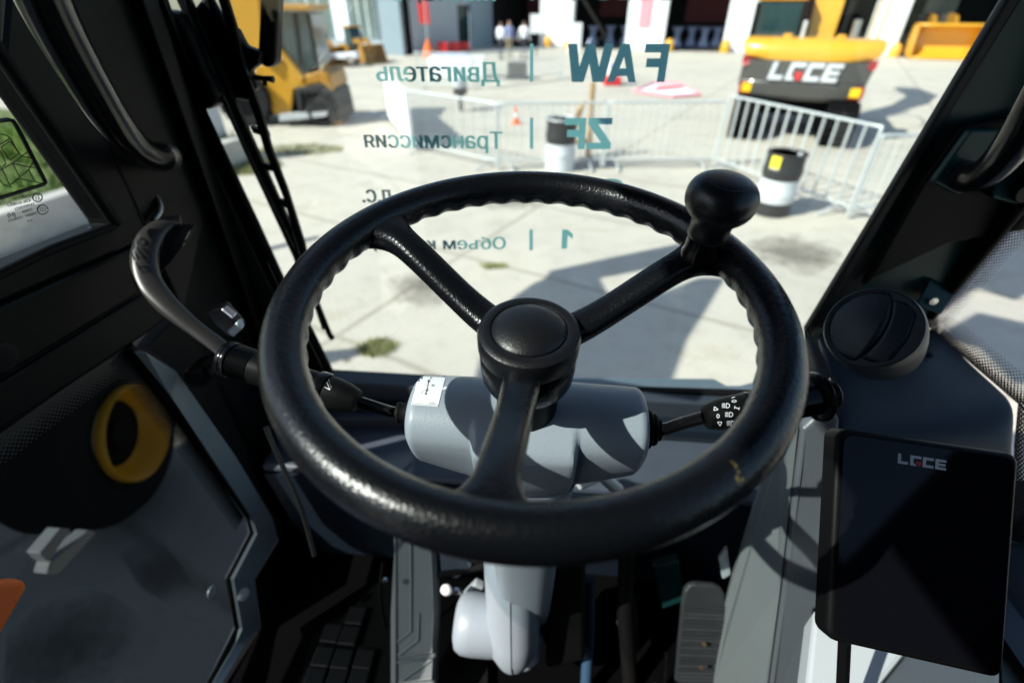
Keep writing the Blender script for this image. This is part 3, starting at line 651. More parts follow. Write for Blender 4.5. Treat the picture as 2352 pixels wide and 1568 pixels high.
def excavator(loc, rz):
    t = thing('excavator', 'yellow and dark grey tracked excavator with its rear counterweight towards the cab', 'excavator', loc, (0, 0, rz), local=True)
    # counterweight: dark lower shell, yellow top
    def sec(y, w0, w1, z0, z1): return [V((-w0, y, z0)), V((w0, y, z0)), V((w1, y, z1)), V((-w1, y, z1))]
    lo = MB(); rows = []
    for k, (z, hw, dy) in enumerate([(.82, 1.14, .14), (.90, 1.19, .04), (1.15, 1.215, 0), (1.18, 1.215, .015), (1.20, 1.22, 0), (1.58, 1.27, -.03)]):
        rows.append([V((x*hw, dy+.16*abs(x)**4, z)) for x in [i/10-1 for i in range(21)]]+[V((hw, 1.0, z)), V((-hw, 1.0, z))])
    loft(lo, rows); lo.build('counterweight', M['dgrey'], t, smooth=30)
    up = MB(); rows = []
    for z, hw, dy in [(1.585, 1.02, -.035), (1.66, 1.24, -.05), (1.80, 1.33, -.03), (1.92, 1.33, .05), (1.97, 1.30, .18)]:
        rows.append([V((x*hw, dy+.16*abs(x)**4, z)) for x in [i/10-1 for i in range(21)]]+[V((hw, 1.0, z)), V((-hw, 1.0, z))])
    loft(up, rows); up.build('engine_cover', M['yellow'], t, smooth=40)
    for s in (-1, 1):
        MB().prism([V((s*1.0, .115, 1.575)), V((s*1.27, .12, 1.64)), V((s*1.275, .12, 1.50)), V((s*1.22, .08, 1.44))], V((0, -.03, 0))).build('tail_lamp', M['brake_red'], t)
        MB().box((s*1.09, .10, 1.02), (.26, .03, .24)).build('reflector', M['brake_red'], t, bevel=.01)
        MB().box((s*1.06, .075, 1.03), (.2, .03, .18)).build('amber_reflector', M['refl'], t, bevel=.01)
        MB().box((s*.5, .35, 2.0), (.16, .2, .1)).build('lifting_eye', M['yellow'], t, bevel=.02)
    wm, rm = MB(), MB(); logo(wm, rm, lambda x, y: V((-.66+1.32*x, -.045, 1.22+.34*y)), .2)
    wm.build('lettering', M['mark'], t, solid=.008); rm.build('lettering_red', M['red'], t, solid=.008)
    MB().prism([V((-1.3, 1.0, .95)), V((1.3, 1.0, .95)), V((1.3, 3.0, .95)), V((-1.3, 3.0, .95))], Z_*.75).build('deck', M['dgrey'], t, bevel=.03)
    cb = MB().prism([V((-1.28, 1.55, 1.7)), V((-.3, 1.55, 1.7)), V((-.3, 3.2, 1.7)), V((-1.28, 3.2, 1.7))], Z_*.92).build('cab', M['cabglass'], t, bevel=.04)
    MB().prism([V((-1.32, 1.5, 2.622)), V((-.26, 1.5, 2.622)), V((-.26, 3.25, 2.622)), V((-1.32, 3.25, 2.622))], Z_*.25).build('cab_roof', M['yellow'], cb, bevel=.05)
    for x in (-1.28, -.3): MB().box((x, 1.53, 2.16), (.09, .07, .9)).build('cab_post', M['mblack'], cb)
    MB().box((-.79, 1.53, 1.85), (.9, .05, .3)).build('rear_panel', M['dgrey'], cb)
    bm_ = MB(); 
    for s in (-1,):
        loft(bm_, [[V((-.1, y, z)), V((.48, y, z)), V((.48, y+.1, z+d)), V((-.1, y+.1, z+d))] for y, z, d in [(1.9, 1.6, .6), (2.2, 2.6, .75), (3.0, 4.2, .7), (4.4, 5.2, .6), (6.5, 5.0, .4)]])
    bm_.build('boom', M['yellow'], t, bevel=.03)
    MB().tube([V((.62, 2.0, 1.7)), V((.75, 2.6, 3.4))], .07).build('boom_cylinder', M['mblack'], t)
    MB().tube([V((.75, .8, 1.97)), V((.75, .8, 2.3))], .07).build('exhaust', M['chrome'], t)
    MB().box((-.22, .7, 2.1), (.08, .1, .35)).build('filter_bowl', M['galv'], t, bevel=.02)
    MB().tube(smoothpts([V((1.2, .9, 1.97)), V((1.25, 1.0, 2.9)), V((1.25, 2.6, 2.9)), V((1.25, 2.7, 1.7))], 2), .022, 8).build('handrail', M['yellow'], t)
    for s in (-1, 1):
        rows = []; x0, x1 = s*.66, s*1.22
        pts = [(-.35, .42)]+[(-.35-.4*math.sin(a)+.0, .42-.4*math.cos(a)) for a in []]
        prof = [(.0+.40*math.cos(a), .42+.40*math.sin(a)) for a in [PI/2+PI*i/10 for i in range(11)]]+[(3.5+.40*math.cos(a), .42+.40*math.sin(a)) for a in [-PI/2+PI*i/10 for i in range(11)]]
        tk = MB().prism([V((x0, y, z)) for y, z in prof], V((x1-x0, 0, 0))).build('track', M['mblack'], t)
        g = MB()
        for k in range(11):
            a = PI/2+PI*k/10; g.box(V(((x0+x1)/2, .42*math.cos(a), .42+.42*math.sin(a))), (.57, .03, .045), Matrix.Rotation(a-PI/2, 3, 'X'))
        for k in range(20): 
            for z in (.012, .835): g.box(V(((x0+x1)/2, .1+k*.17, z)), (.57, .04, .03))
        g.build('track_shoes', M['mblack'], tk)
    MB().box((0, 1.9, .62), (1.5, 1.6, .5)).build('undercarriage', M['mblack'], t, bevel=.05)
    return t
ex = (G(1670, 310)+G(2010, 340))/2
exo = excavator(ex+V((-.30, .0, 0)), math.radians(-25)); exo.scale = (.96, .96, .96)

BY = 13.0
bh_ = thing('backhoe_loader', 'large yellow loader with dark wheels standing in the yard left of the barriers', 'loader', G(660, 285))
ay = lambda u, v, o=0: A(u, v, BY+o)
def slab(name, pts, mat, y0=0, y1=1.2, par=None, bevel=.03): return MB().prism([ay(u, v, y0) for u, v in pts], V((0, y1-y0, 0))).build(name, mat, par or bh_, bevel=bevel)
slab('body', [(585, 152), (640, 138), (690, 174), (736, 164), (744, 196), (700, 202), (674, 207), (668, 264), (628, 264), (612, 215), (585, 196)], M['yellow2'], 0, 1.3)
slab('frame', [(560, 215), (612, 217), (628, 266), (760, 262), (752, 200), (676, 208), (670, 258), (560, 268)], M['mblack'], .12, 1.2)
cg = slab('cab', [(634, 27), (704, 28), (724, 150), (692, 172), (640, 118)], M['cabglass'], .05, 1.25)
slab('cab_roof', [(626, 9), (714, 12), (708, 26), (628, 25)], M['amber'], -.05, 1.3, cg)
for a, b, mt in (((676, 30), (690, 150), M['mblack']), ((706, 28), (730, 160), M['mblack']), ((633, 30), (638, 115), M['mblack'])):
    MB().tube([ay(*a, .02), ay(*b, .02)], .055, 8).build('cab_post', mt, cg)
MB().tube([ay(636, 108, 0), ay(696, 182, 0)], .09, 8).build('front_pillar', M['yellow2'], bh_)
slab('boom', [(500, -30), (592, -30), (604, 100), (600, 150), (572, 118), (512, 24)], M['yellow2'], -.2, .4)
slab('lift_arm', [(735, 168), (752, 172), (776, 250), (784, 288), (760, 292), (742, 215)], M['amber'], -.1, .1)
slab('engine_side', [(676, 203), (742, 192), (768, 214), (784, 280), (752, 284), (690, 282)], M['dgrey2'], -.12, 1.2)
for k in range(5): slab('louvre', [(688+k*15, 214), (696+k*15, 213), (702+k*15, 256), (694+k*15, 257)], M['mblack'], -.16, -.12, None, 0)
slab('engine_hood', [(701, 176), (738, 160), (756, 172), (766, 205), (744, 190), (706, 197)], M['amber'], -.05, 1.25)
slab('second_boom', [(606, -30), (640, -30), (632, 60), (612, 120), (600, 60)], M['amber'], .5, .9)
slab('step', [(640, 264), (752, 257), (750, 268), (642, 280)], M['post'], -.25, .0, None, .01)
for u, v, r in ((742, 262, .33), (566, 238, .60)):
    c = ay(u, v, -.02); c.z = r; wd = .44
    o = MB().lathe([(r*.6, -wd*.42), (r*.9, -wd*.5), (r, -wd*.36), (r, wd*.36), (r*.9, wd*.5), (r*.6, wd*.42)], c, (-.15,1,0), 36, ring=True).build('wheel', M['tyre'], bh_, smooth=40)
    MB().lathe([(r*.6, -wd*.40), (r*.5, -wd*.2), (r*.2, -wd*.15), (r*.2, wd*.2), (r*.5, wd*.25), (r*.6, wd*.40)], c, (-.15,1,0), 28).build('rim', M['mblack'], o, smooth=40)
    m = MB()
    for k in range(24):
        a = 2*PI*k/24
        for q_ in (-1, 1): m.box(c+V((r*math.cos(a+q_*.06), q_*wd*.22, r*math.sin(a+q_*.06))), (.05, wd*.42, .06), Matrix.Rotation(-a-q_*.06, 3, 'Y'))
    m.build('tread', M['tyre'], o)

def small_loader(loc, rz, label):
    t = thing('wheel_loader', label, 'loader', loc, (0, 0, rz), group='small yellow loaders in front of the building', local=True)
    MB().box((-.9, 0, .85), (1.5, 1.0, .7)).build('hood', M['amber'], t, bevel=.08)
    MB().prism([V((x, -.5, z)) for x, z in [(-.5, 1.1), (.5, 1.1), (.45, 1.7), (.25, 2.3), (-.45, 2.3)]], V((0, 1.0, 0))).build('cab', M['cabglass'], t, bevel=.03)
    MB().box((-.1, 0, 2.37), (1.1, 1.1, .12)).build('cab_roof', M['amber'], t, bevel=.03)
    MB().box((.1, 0, .75), (1.4, .8, .5)).build('frame', M['mblack'], t, bevel=.04)
    for x in (-.95, .95):
        for s in (-.65, .65):
            o = MB().lathe([(.26, -.13), (.4, -.16), (.45, -.1), (.45, .1), (.4, .16), (.26, .13)], (x, s, .45), (0,1,0), 24, ring=True).build('wheel', M['tyre'], t, smooth=40)
            MB().lathe([(.25, -.12), (.2, -.06), (.2, .06), (.25, .12)], (x, s, .45), (0,1,0), 20, ring=True).build('rim', M['wheel_yellow'], o, smooth=40)
    m = MB()
    for s in (-.35, .35): loft(m, [[V((x, s-.08, z)), V((x, s+.08, z)), V((x+.1, s+.08, z+.3)), V((x+.1, s-.08, z+.3))] for x, z in [(.2, 1.3), (1.1, 1.35), (1.9, .5)]])
    t.scale = (.64, .64, .64)
    m.build('lift_arm', M['amber'], t)
    MB().grid([[V((1.8+x, y, z)) for x, z in [(.45, 1.25), (.05, 1.1), (-.08, .6), (.1, .2), (.85, .12)]] for y in (-1, 1)]).build('bucket', M['amber'], t, solid=.06, smooth=50)
    for s in (-1, 1): MB().prism([V((1.8+x, s, z)) for x, z in [(.45, 1.25), (.05, 1.1), (-.08, .6), (.1, .2), (.85, .12)]], V((0, -s*.04, 0))).build('side_plate', M['amber'], t)
    return t
small_loader(G(752, 152)+V((-.3, .6, 0)), math.radians(-55), 'small yellow loader closest to the large loader')
small_loader(G(832, 150)+V((-.6, 1.4, 0)), math.radians(-40), 'small yellow loader with its bucket up beside the blue pilaster')
tl = thing('tool_trailer', 'low white topped trailer between the two small loaders', 'trailer', G(792, 155))
p = G(792, 153); MB().box(p+Z_*.45, (1.4, .7, .25)).build('tray', M['white_cloth'], tl, bevel=.03)
for s in (-.4, .4): MB().lathe([(.2, -.06), (.22, 0), (.2, .06)], p+V((s, -.4, .22)), (0,1,0), 18, ring=True).build('wheel', M['tyre'], tl)
# big loader in the right-hand bay, bucket forward
bl = fac(2180, .6); rb = math.atan2(FD.y, FD.x)
t = thing('bay_loader', 'big loader parked in the right bay with its wide yellow bucket on the ground', 'loader', bl, (0, 0, rb), local=True)
prof = [(-.55, 1.55), (.05, 1.6), (.25, 1.45), (.3, .8), (.15, .25), (-.25, .06), (-.95, .02)]
MB().grid([[V((x, y, z)) for y, z in prof] for x in (-1.7, -.8, 0, .8, 1.75)]).build('bucket', M['yellow'], t, solid=.08, smooth=50)
for s in (-1.7, 1.75): MB().prism([V((s, y, z)) for y, z in prof], V((-.05 if s > 0 else .05, 0, 0))).build('side_plate', M['yellow'], t)
m = MB()
for s in (-.5, .5): m.prism([V((s-.09, y, z)) for y, z in [(.3, .7), (1.6, 1.9), (2.6, 2.0), (2.6, 1.6), (1.8, 1.5), (.4, .3)]], V((.18, 0, 0)))
m.build('lift_arm', M['amber'], t); MB().box((0, 4.2, 1.4), (1.8, 3, 1.2)).build('body', M['dgrey'], t, bevel=.1); MB().box((0, 3.6, 2.7), (1.5, 1.5, 1.5)).build('cab', M['cabglass'], t, bevel=.05)
for s in (-1.1, 1.1):
    for y in (2.4, 5.2): MB().lathe([(.4, -.25), (.75, -.3), (.8, -.2), (.8, .2), (.75, .3), (.4, .25)], (s, y, .8), (1,0,0), 24, ring=True).build('wheel', M['tyre'], t, smooth=40)
# wheel seen through the lower door glass
wc = L(272, 994, -1.70); t = thing('yellow_rimmed_wheel', 'tyre with a yellow rim seen through the lower door glass', 'wheel', (wc.x, wc.y, 0))
k_ = 1.0; ax = V((1, .10, .0)).normalized(); r = .49*k_; wt = wc-ax*.15*k_-Z_*.01
MB().lathe([(.262*k_, -.2*k_), (r*.88, -.24*k_), (r, -.15*k_), (r, .12*k_), (r*.9, .19*k_), (r*.66, .215*k_), (.262*k_, .20*k_)], wt, ax, 40, ring=True).build('tyre', M['tyre'], t, smooth=40)
MB().lathe([(x*k_, y*k_) for x, y in [(.180, -.01), (.190, .0), (.210, .035), (.236, .080), (.256, .112), (.262, .118), (.267, .113), (.268, .07)]], wc, ax, 44, ring=True).build('rim', M['ring'], t, smooth=50)
MB().lathe([(.183*k_, -.01), (.10*k_, .0), (.085*k_, .03)], wc, ax, 24).build('hub', M['mblack'], t, smooth=40)
o = MB().prism([L(-40, 1335, .012), L(55, 1328, .012), L(70, 1345, .012), L(-20, 1500, .012), L(-60, 1560, .012)], -R_*.018).build('hammer', M['orange'], bevel=.007, seg=3)
tag(o, 'orange emergency hammer on the lower door glass at the left edge', 'hammer')
st_ = thing('boarding_step', 'pale bent step bracket outside, below the yellow rimmed wheel', 'step', L(150, 1270, -.6))
for pts in [[(92, 1270), (140, 1212), (165, 1214), (112, 1290)], [(115, 1292), (205, 1216), (222, 1222), (135, 1318), (108, 1318)]]:
    MB().prism([L(u, v, -.6) for u, v in pts], -R_*.04).build('plate', M['post'], st_, bevel=.004)

# ================================================================== THE CAB
cabt = thing('loader_cab', 'black painted operator cab around the camera with pillars, roof, floor and firewall', 'cab', cab(0, .3, -1.2))
# left pillar, front face: right edge follows the windscreen rubber
lp = [(300, -60), (340, 20), (450, 252), (580, 524), (640, 655), (705, 770), (742, 845)]
crn = [cab(-.62, .84, z) for z in (.15, -.1, -.4, -.75)]
MB().prism([W(u, v) for u, v in lp]+[W(742, 900)]+crn[::-1], F_*.05-R_*.045).build('pillar', M['satin'], cabt, bevel=.004)
# raised strip of lighter paint along the pillar
MB().prism([W(382, 235, -.0), W(437, 260, 0), W(560, 524, 0), W(625, 660, 0), W(690, 775, 0), W(655, 790, 0), W(560, 620, 0), W(500, 500, 0)], -F_*.006).build('pillar_strip', M['grey_strip'], cabt, bevel=.002)
# left pillar, side face (between door frame and corner)
MB().prism([cab(-.62, .888, .66), cab(-.62, .74, .66), cab(-.62, .74, .16), cab(-.62, .66, .08), cab(-.62, .66, -1.2), cab(-.62, .888, -1.2)], -R_*.05).build('pillar_side', M['satin'], cabt, bevel=.004)
MB().prism([cab(-.60, .835, .66), cab(-.60, .80, .66), cab(-.60, .80, -1.2), cab(-.60, .835, -1.2)], -R_*.018).build('pillar_rib', M['satin'], cabt, bevel=.003)
# right pillar
rp = [(2330, -60), (2294, 0), (1982, 524), (1844, 752), (1850, 830)]
MB().prism([W(u, v) for u, v in rp]+[cab(.70, .84, -.72), cab(.70, .84, .2)], F_*.05+R_*.04).build('pillar', M['teal_paint'], cabt, bevel=.004)
MB().prism([cab(.70, .888, .66), cab(.70, .62, .66), cab(.70, .785, -.25), cab(.70, .834, -.485), cab(.70, .888, -.50)], R_*.012).build('pillar_side', M['satin'], cabt, bevel=.004)
MB().prism([W(1868, 745, -.004), W(1972, 575, -.004), W(2030, 575, -.004), W(1925, 760, -.004)], F_*.003).build('pillar_strip', M['grey_strip'], cabt)
MB().prism([W(2120, 420, -.025), W(2215, 290, -.025), W(2420, 250, -.025), W(2420, 520, -.025), W(2180, 560, -.025), W(2010, 640, -.025), W(1985, 660, -.025)], F_*.02).build('pillar_cover', M['black'], cabt, bevel=.006)
# roof, floor, firewall, rear wall, header
MB().prism([cab(-.68, -.75, .67), cab(.76, -.75, .67), cab(.76, .95, .67), cab(-.68, .95, .67)], Z_*.10).build('roof', M['satin'], cabt, bevel=.02)
MB().prism([cab(-.68, -.75, -1.2), cab(.76, -.75, -1.2), cab(.76, .9, -1.2), cab(-.68, .9, -1.2)], -Z_*.06).build('floor', M['floor'], cabt)
MB().prism([cab(-.62, .80, -.77), cab(.70, .80, -.77), cab(.70, .80, -1.2), cab(-.62, .80, -1.2)], F_*.04).build('firewall', M['dash'], cabt)
MB().prism([cab(-.62, -.70, -1.2), cab(.70, -.70, -1.2), cab(.70, -.70, .66), cab(-.62, -.70, .66)], -F_*.04).build('rear_wall', M['satin'], cabt)
MB().prism([cab(-.62, .84, .46), cab(.70, .84, .46), cab(.70, .84, .66), cab(-.62, .84, .66)], F_*.05).build('header', M['satin'], cabt)
MB().prism([cab(-.62, -.70, -1.2), cab(-.62, -.60, -1.2), cab(-.62, -.60, .66), cab(-.62, -.70, .66)], -R_*.05).build('rear_pillar', M['satin'], cabt)
MB().prism([cab(.70, -.70, -1.2), cab(.70, .30, -1.2), cab(.70, .30, -.2), cab(.70, -.70, -.2)], R_*.05).build('right_wall', M['dash'], cabt)
MB().prism([cab(.70, -.70, -.2), cab(.70, -.35, -.2), cab(.70, -.35, .66), cab(.70, -.70, .66)], R_*.05).build('rear_pillar', M['satin'], cabt)
MB().prism([cab(.70, .30, -1.2), cab(.70, .80, -1.2), cab(.70, .80, -.78), cab(.70, .30, -.78)], R_*.05).build('right_wall', M['dash'], cabt)
# sill and shelf under the windscreen
MB().prism([cab(-.62, .84, -.775), cab(.70, .84, -.775), cab(.70, .84, -.725), cab(-.62, .84, -.725)], F_*.05).build('sill', M['sill'], cabt, bevel=.004)
pc_ = lambda u, v: on(u, v, Z_, -.775)
MB().prism([pc_(1290, 866), pc_(1640, 868), pc_(1668, 884), pc_(1700, 884), pc_(1745, 872), pc_(1830, 880), pc_(1830, 960), pc_(1290, 960)], -Z_*.03).build('cowl', M['cowl'], cabt, bevel=.004)
MB().prism([pc_(700, 893), pc_(940, 893), pc_(940, 960), pc_(700, 960)], -Z_*.03).build('cowl', M['sill'], cabt, bevel=.004)
MB().prism([cab(-.60, .839, -.80), cab(.69, .839, -.80), cab(.69, .66, -.815), cab(-.60, .66, -.815)], -Z_*.02).build('shelf', M['shelf'], cabt, bevel=.008)
MB().prism([cab(-.60, .66, -.84), cab(.69, .66, -.84), cab(.69, .70, -1.19), cab(-.60, .70, -1.19)], F_*.02).build('knee_panel', M['dash'], cabt)
MB().prism([cab(-.58, .838, -.785), cab(.66, .838, -.785), cab(.66, .80, -.792), cab(-.58, .80, -.792)], -Z_*.006).build('shelf_strip', M['console'], cabt)

# ---- windscreen with rubber and lettering
ws = thing('windscreen', 'clear front windscreen carrying teal mirrored lettering', 'windscreen', cab(0, .87, -.3))
wl = [(326, -70), (352, 0), (462, 248), (592, 520), (652, 650), (717, 764), (760, 850), (775, 884)]
wr = [(2305, -70), (2268, 0), (1965, 505), (1822, 745), (1800, 800), (1780, 892)]
gl = [W(u, v, .052) for u, v in wl]; gr = [W(u, v, .052) for u, v in wr]
gl[0] = gl[0]; out = [cab(-.60, .892, .46)]+[cab(-.60, .892, .1)]+[W(u-60, v, .052) for u, v in wl[2:]]+[W(u+60, v, .052) for u, v in wr[::-1][:-2]]+[cab(.62, .892, .1), cab(.62, .892, .46)]
MB().prism(out, F_*.005).build('glass', M['glass'], ws)
m = MB(); m.tube([W(u-6, v, .046) for u, v in wl], .011, 10); m.build('left_seal', M['rubber'], ws, smooth=60)
sl = MB().prism([W(u, v, .0) for u, v in [(2352, -70), (2294, 0), (1982, 524), (1844, 752), (1856, 770), (1998, 535), (2330, 0), (2372, -70)]], -F_*.014).build('right_seal', M['ribbed'], ws, bevel=.004)
MB().prism([W(740, 878, .03), W(1800, 908, .03), W(1800, 918, .03), W(740, 889, .03)], F_*.02).build('lower_seal', M['rubber'], ws, bevel=.003)
surf = lambda u, v, o=0: W(u, v, .0585-o)
for name, args, kw_ in [
    ('engine_lettering', ('Двигатель', 1147, 867, 189, 146), dict(bold=.02, dv=-2)),
    ('gearbox_lettering', ('Трансмиссия', 1153, 840, 342, 305), dict(bold=.02, dv=-3)),
    ('power_lettering', ('Мощность, л.с.', 1157, 834, 465, 428), dict(bold=.02)),
    ('power_value_lettering', ('92', 1424, 1300, 470, 411), dict(bold=.02)),
    ('bucket_lettering', ('Объем ковша, м³', 1161, 800, 572, 546), dict(bold=.018, dv=2)),
    ('mass_lettering', ('Масса, кг', 1137, 892, 3, -40), dict(bold=.02)),
    ('mass_value_lettering', ('3200', 1545, 1290, 1, -75), dict(bold=.02))]:
    mb = MB(); lettering(mb, args[0], args[1], args[2], args[3], args[4], surf, **kw_); mb.build(name, M['vinyl'], ws, recalc=False)
BOLD = {'F': [(0,0),(.32,0),(.32,.385),(.85,.385),(.85,.62),(.32,.62),(.32,.77),(.97,.77),(.97,1),(0,1)],
 'A': [(0,0),(.25,0),(.33,.16),(.67,.16),(.75,0),(1,0),(.65,1),(.5,1),(.5,.66),(.61,.36),(.39,.36),(.5,.66),(.5,1),(.35,1)],
 'W': [(.13,0),(.40,0),(.5,.48),(.60,0),(.87,0),(1,1),(.80,1),(.72,.40),(.59,1),(.41,1),(.28,.40),(.20,1),(0,1)],
 'Z': [(0,0),(1,0),(1,.21),(.40,.21),(.97,.80),(.97,1),(.03,1),(.03,.79),(.57,.79),(0,.2)],
 '1': [(.45,0),(.95,0),(.95,1),(.5,1),(0,.76),(0,.5),(.45,.7)]}
for name, ch, ua, ub, vb, vt in [('model_lettering', 'F', 1526, 1470, 189, 101), ('model_lettering', 'A', 1460, 1394, 189, 101), ('model_lettering', 'W', 1401, 1300, 189, 101), ('gearbox_model_lettering', 'Z', 1402, 1345, 343, 271), ('gearbox_model_lettering', 'F', 1342, 1293, 343, 271), ('bucket_value_lettering', '1', 1314, 1288, 571, 527)]:
    pts = [(ua+(ub-ua)*x, vb+(vt-vb)*y) for x, y in BOLD[ch]]
    MB().add([surf(u+(u-1176)/2250*(vb-v), v) for u, v in pts], [list(range(len(pts)))]).build(name, M['vinyl'], ws, recalc=False)
for (u, a, b) in [(1221, 101, 188), (1221, 271, 342), (1220, 400, 467), (1220, 527, 575), (1222, -60, 2)]:
    MB().add([surf(u-4, b), surf(u+4, b), surf(u+4, a), surf(u-4, a)], [(0, 1, 2, 3)]).build('divider_bar', M['vinyl'], ws, recalc=False)

# ---- wiper outside on the left of the windscreen
wp = thing('wiper', 'black windscreen wiper hanging down the left side of the windscreen', 'wiper', W(560, 200, .1))
o1 = .085; q = lambda u, v, o=o1: W(u, v, o)
MB().prism([q(395, -20), q(425, -20), q(668, 524), q(683, 575), q(700, 640), q(720, 690), q(706, 690), q(672, 590), q(644, 530), q(560, 350)], F_*.012).build('blade', M['black'], wp, bevel=.002)
MB().tube([q(412, -10, .08), q(475, 130, .08), q(560, 330, .08), q(676, 570, .08)], .0022, 8).build('blade_spine', M['chrome'] if False else M['satin_metal'], wp)
arm = MB(); arm.prism([q(512, -30), q(540, 60), q(560, 150), q(600, 260), q(622, 340), q(660, 440), q(698, 560), q(727, 690), q(748, 755), q(740, 760), q(716, 690), q(686, 575), q(648, 450), q(606, 345), q(583, 268), q(545, 165), q(522, 70), q(490, -30)], F_*.01)
arm.build('blade_bridge', M['satin'], wp, bevel=.002)
for a in [(575, 292, 612, 302), (598, 375, 636, 383), (640, 458, 655, 465), (668, 520, 682, 527)]:
    MB().prism([q(a[0], a[1]), q(a[2], a[3]), q(a[2]+4, a[3]+14), q(a[0]+6, a[1]+14)], F_*.01).build('bridge_link', M['black'], wp)
MB().tube([q(722, 680), q(740, 725), q(757, 768), q(764, 778)], [.006, .006, .0065, .0065], 10).build('blade_tip', M['black'], wp, smooth=60)
MB().prism([q(597, -30, .12), q(637, -30, .12), q(631, 145, .12), q(620, 157, .12), q(600, 154, .12), q(590, 120, .12)], F_*.03).build('arm', M['satin'], wp, bevel=.006)
MB().prism([q(528, 62, .1), q(540, 66, .1), q(560, 105, .1), q(598, 120, .1), q(592, 150, .1), q(572, 165, .1), q(590, 200, .1), q(580, 215, .1), q(560, 205, .1), q(540, 160, .1), q(526, 105, .1)], F_*.02).build('arm_head', M['satin'], wp, bevel=.004)
MB().tube([q(585, 178, .1), q(606, 180, .1), q(628, 183, .1)], [.005, .004, .006], 10).build('washer_jet', M['black'], wp, smooth=60)
MB().tube([q(608, 182, .1), q(610, 196, .1)], .004, 8).build('jet_pin', M['black'], wp)
MB().prism([W(340, 20, .055), W(395, 28, .055), W(430, 70, .055), W(470, 165, .055), W(498, 220, .055), W(488, 250, .055), W(455, 257, .055), W(430, 240, .055)], F_*.05).build('motor_housing', M['black'], wp, bevel=.012, seg=3)
MB().prism([W(462, 175, .1), W(520, 165, .1), W(580, 215, .1), W(575, 235, .1), W(520, 225, .1), W(500, 232, .1)], F_*.03).build('motor_mount', M['black'], wp, bevel=.006)
MB().prism([W(440, 25, .1), W(475, -20, .1), W(520, 60, .1), W(560, 200, .1), W(505, 205, .1)], F_*.015).build('pivot_bracket', M['black'], wp, bevel=.006)

# ---- left door: frame, upper glass with stickers, rail, lower glass, edge trim
dr = thing('cab_door', 'black framed left cab door with an upper and a lower window', 'door', cab(-.63, .3, -.8))
hw = [(0, 134), (60, 222), (168, 380), (259, 514)]                    # front edge of the upper window
top = L(-140, -70); 
def Lz(f, z, o=0): return cab(-.62+o, f, z)
def fz(p): d = p-V((0, 0, H)); return d.dot(F_), d.z
f1, z1 = fz(L(259, 514)); f0, z0 = fz(L(0, 134))
sl_ = (f0-f1)/(z0-z1)
ft = f1+sl_*(.79-z1)
MB().prism([Lz(f1, z1), Lz(f0, z0), Lz(.645, z0+.10), Lz(.645, .58), Lz(.665, .58), Lz(.665, -.30), Lz(.58, -.30)], -R_*.04).build('front_stile', M['black'], dr, bevel=.008)
MB().tube([L(u+8, v+2, .0) for u, v in [(-60, 46)]+hw], .008, 8).build('window_seal', M['rubber'], dr, smooth=60)
MB().tube([L(259, 520), L(120, 572), L(0, 630), L(-60, 660)], .006, 8).build('lower_window_seal', M['rubber'], dr, smooth=60)
MB().prism([Lz(-.60, .58), Lz(.665, .58), Lz(.665, .665), Lz(-.60, .665)], -R_*.04).build('top_rail', M['black'], dr)
MB().prism([Lz(f1, z1, -.02), Lz(f0, z0, -.02), Lz(.635, z0+.10, -.02), Lz(.635, .58, -.02), Lz(-.59, .58, -.02), Lz(-.59, z1, -.02)], -R_*.005).build('upper_glass', M['doorglass'], dr)
# mid rail: black band, then a satin band with a fold
fa, za = fz(L(262, 516)); fb, zb = fz(L(340, 590)); 
MB().prism([L(262, 514), L(-80, 660), L(-80, 735), L(310, 563), L(325, 540)], -R_*.045).build('mid_rail', M['black'], dr, bevel=.006)
MB().prism([L(320, 560, .006), L(-80, 738, .006), L(-80, 925, .006), L(350, 660, .006), L(372, 600, .006)], -R_*.05).build('lock_rail', M['satin'], dr, bevel=.006)
MB().prism([L(350, 662), L(-80, 928), L(-80, 1045), L(290, 800), L(335, 770), L(400, 720)], -R_*.045).build('lower_rail', M['black'], dr, bevel=.005)
MB().lathe([(.018, 0), (.02, .004), (.017, .008), (.001, .008)], L(-8, 820, .008), R_, 20).build('lock_button', M['gloss'], dr, smooth=40)
lowp = [(290, 796), (467, 1045), (564, 1186), (571, 1223), (517, 1327), (537, 1441), (474, 1568), (430, 1660)]
MB().prism([L(u, v, -.012) for u, v in lowp]+[L(-90, 1660, -.012), L(-90, 1040, -.012)], -R_*.005).build('lower_glass', M['lowglass'], dr)
def strip(name, pts, wd, off, mat, par, side=1):
    P = [fz(p) for p in pts]; vs = []; uvs = []; s = 0
    for i, (f, z) in enumerate(P):
        a = V(P[max(0, i-1)]); b = V(P[min(len(P)-1, i+1)]); d = (b-a).normalized(); n = V((-d.y, d.x))*side
        if i: s += (V(P[i])-V(P[i-1])).length
        r = (pts[i]-CAM).dot(R_)+off
        vs += [cab(r, f, z), cab(r, f+n.x*wd, z+n.y*wd)]; uvs += [(s, 0), (s, wd)]
    me = bpy.data.meshes.new(name); fs = [(2*i, 2*i+1, 2*i+3, 2*i+2) for i in range(len(P)-1)]
    me.from_pydata([tuple(p) for p in vs], [], fs); uv = me.uv_layers.new(name='UVMap')
    for l in me.loops: uv.data[l.index].uv = uvs[l.vertex_index]
    o = bpy.data.objects.new(name, me); COL.objects.link(o); me.materials.append(mat); setparent(o, par); return o
strip('top_frit', [L(288, 800, -.01), L(150, 890, -.01), L(0, 996, -.01), L(-80, 1050, -.01)], .034, 0, M['frit'], dr, 1)
strip('side_frit', [L(288, 800, -.01), L(467, 1047, -.01), L(560, 1186, -.01)], .034, 0, M['frit'], dr, -1)
gk = [(287, 792), (469, 1043), (567, 1184), (575, 1224), (521, 1328), (541, 1442), (478, 1568), (440, 1660)]
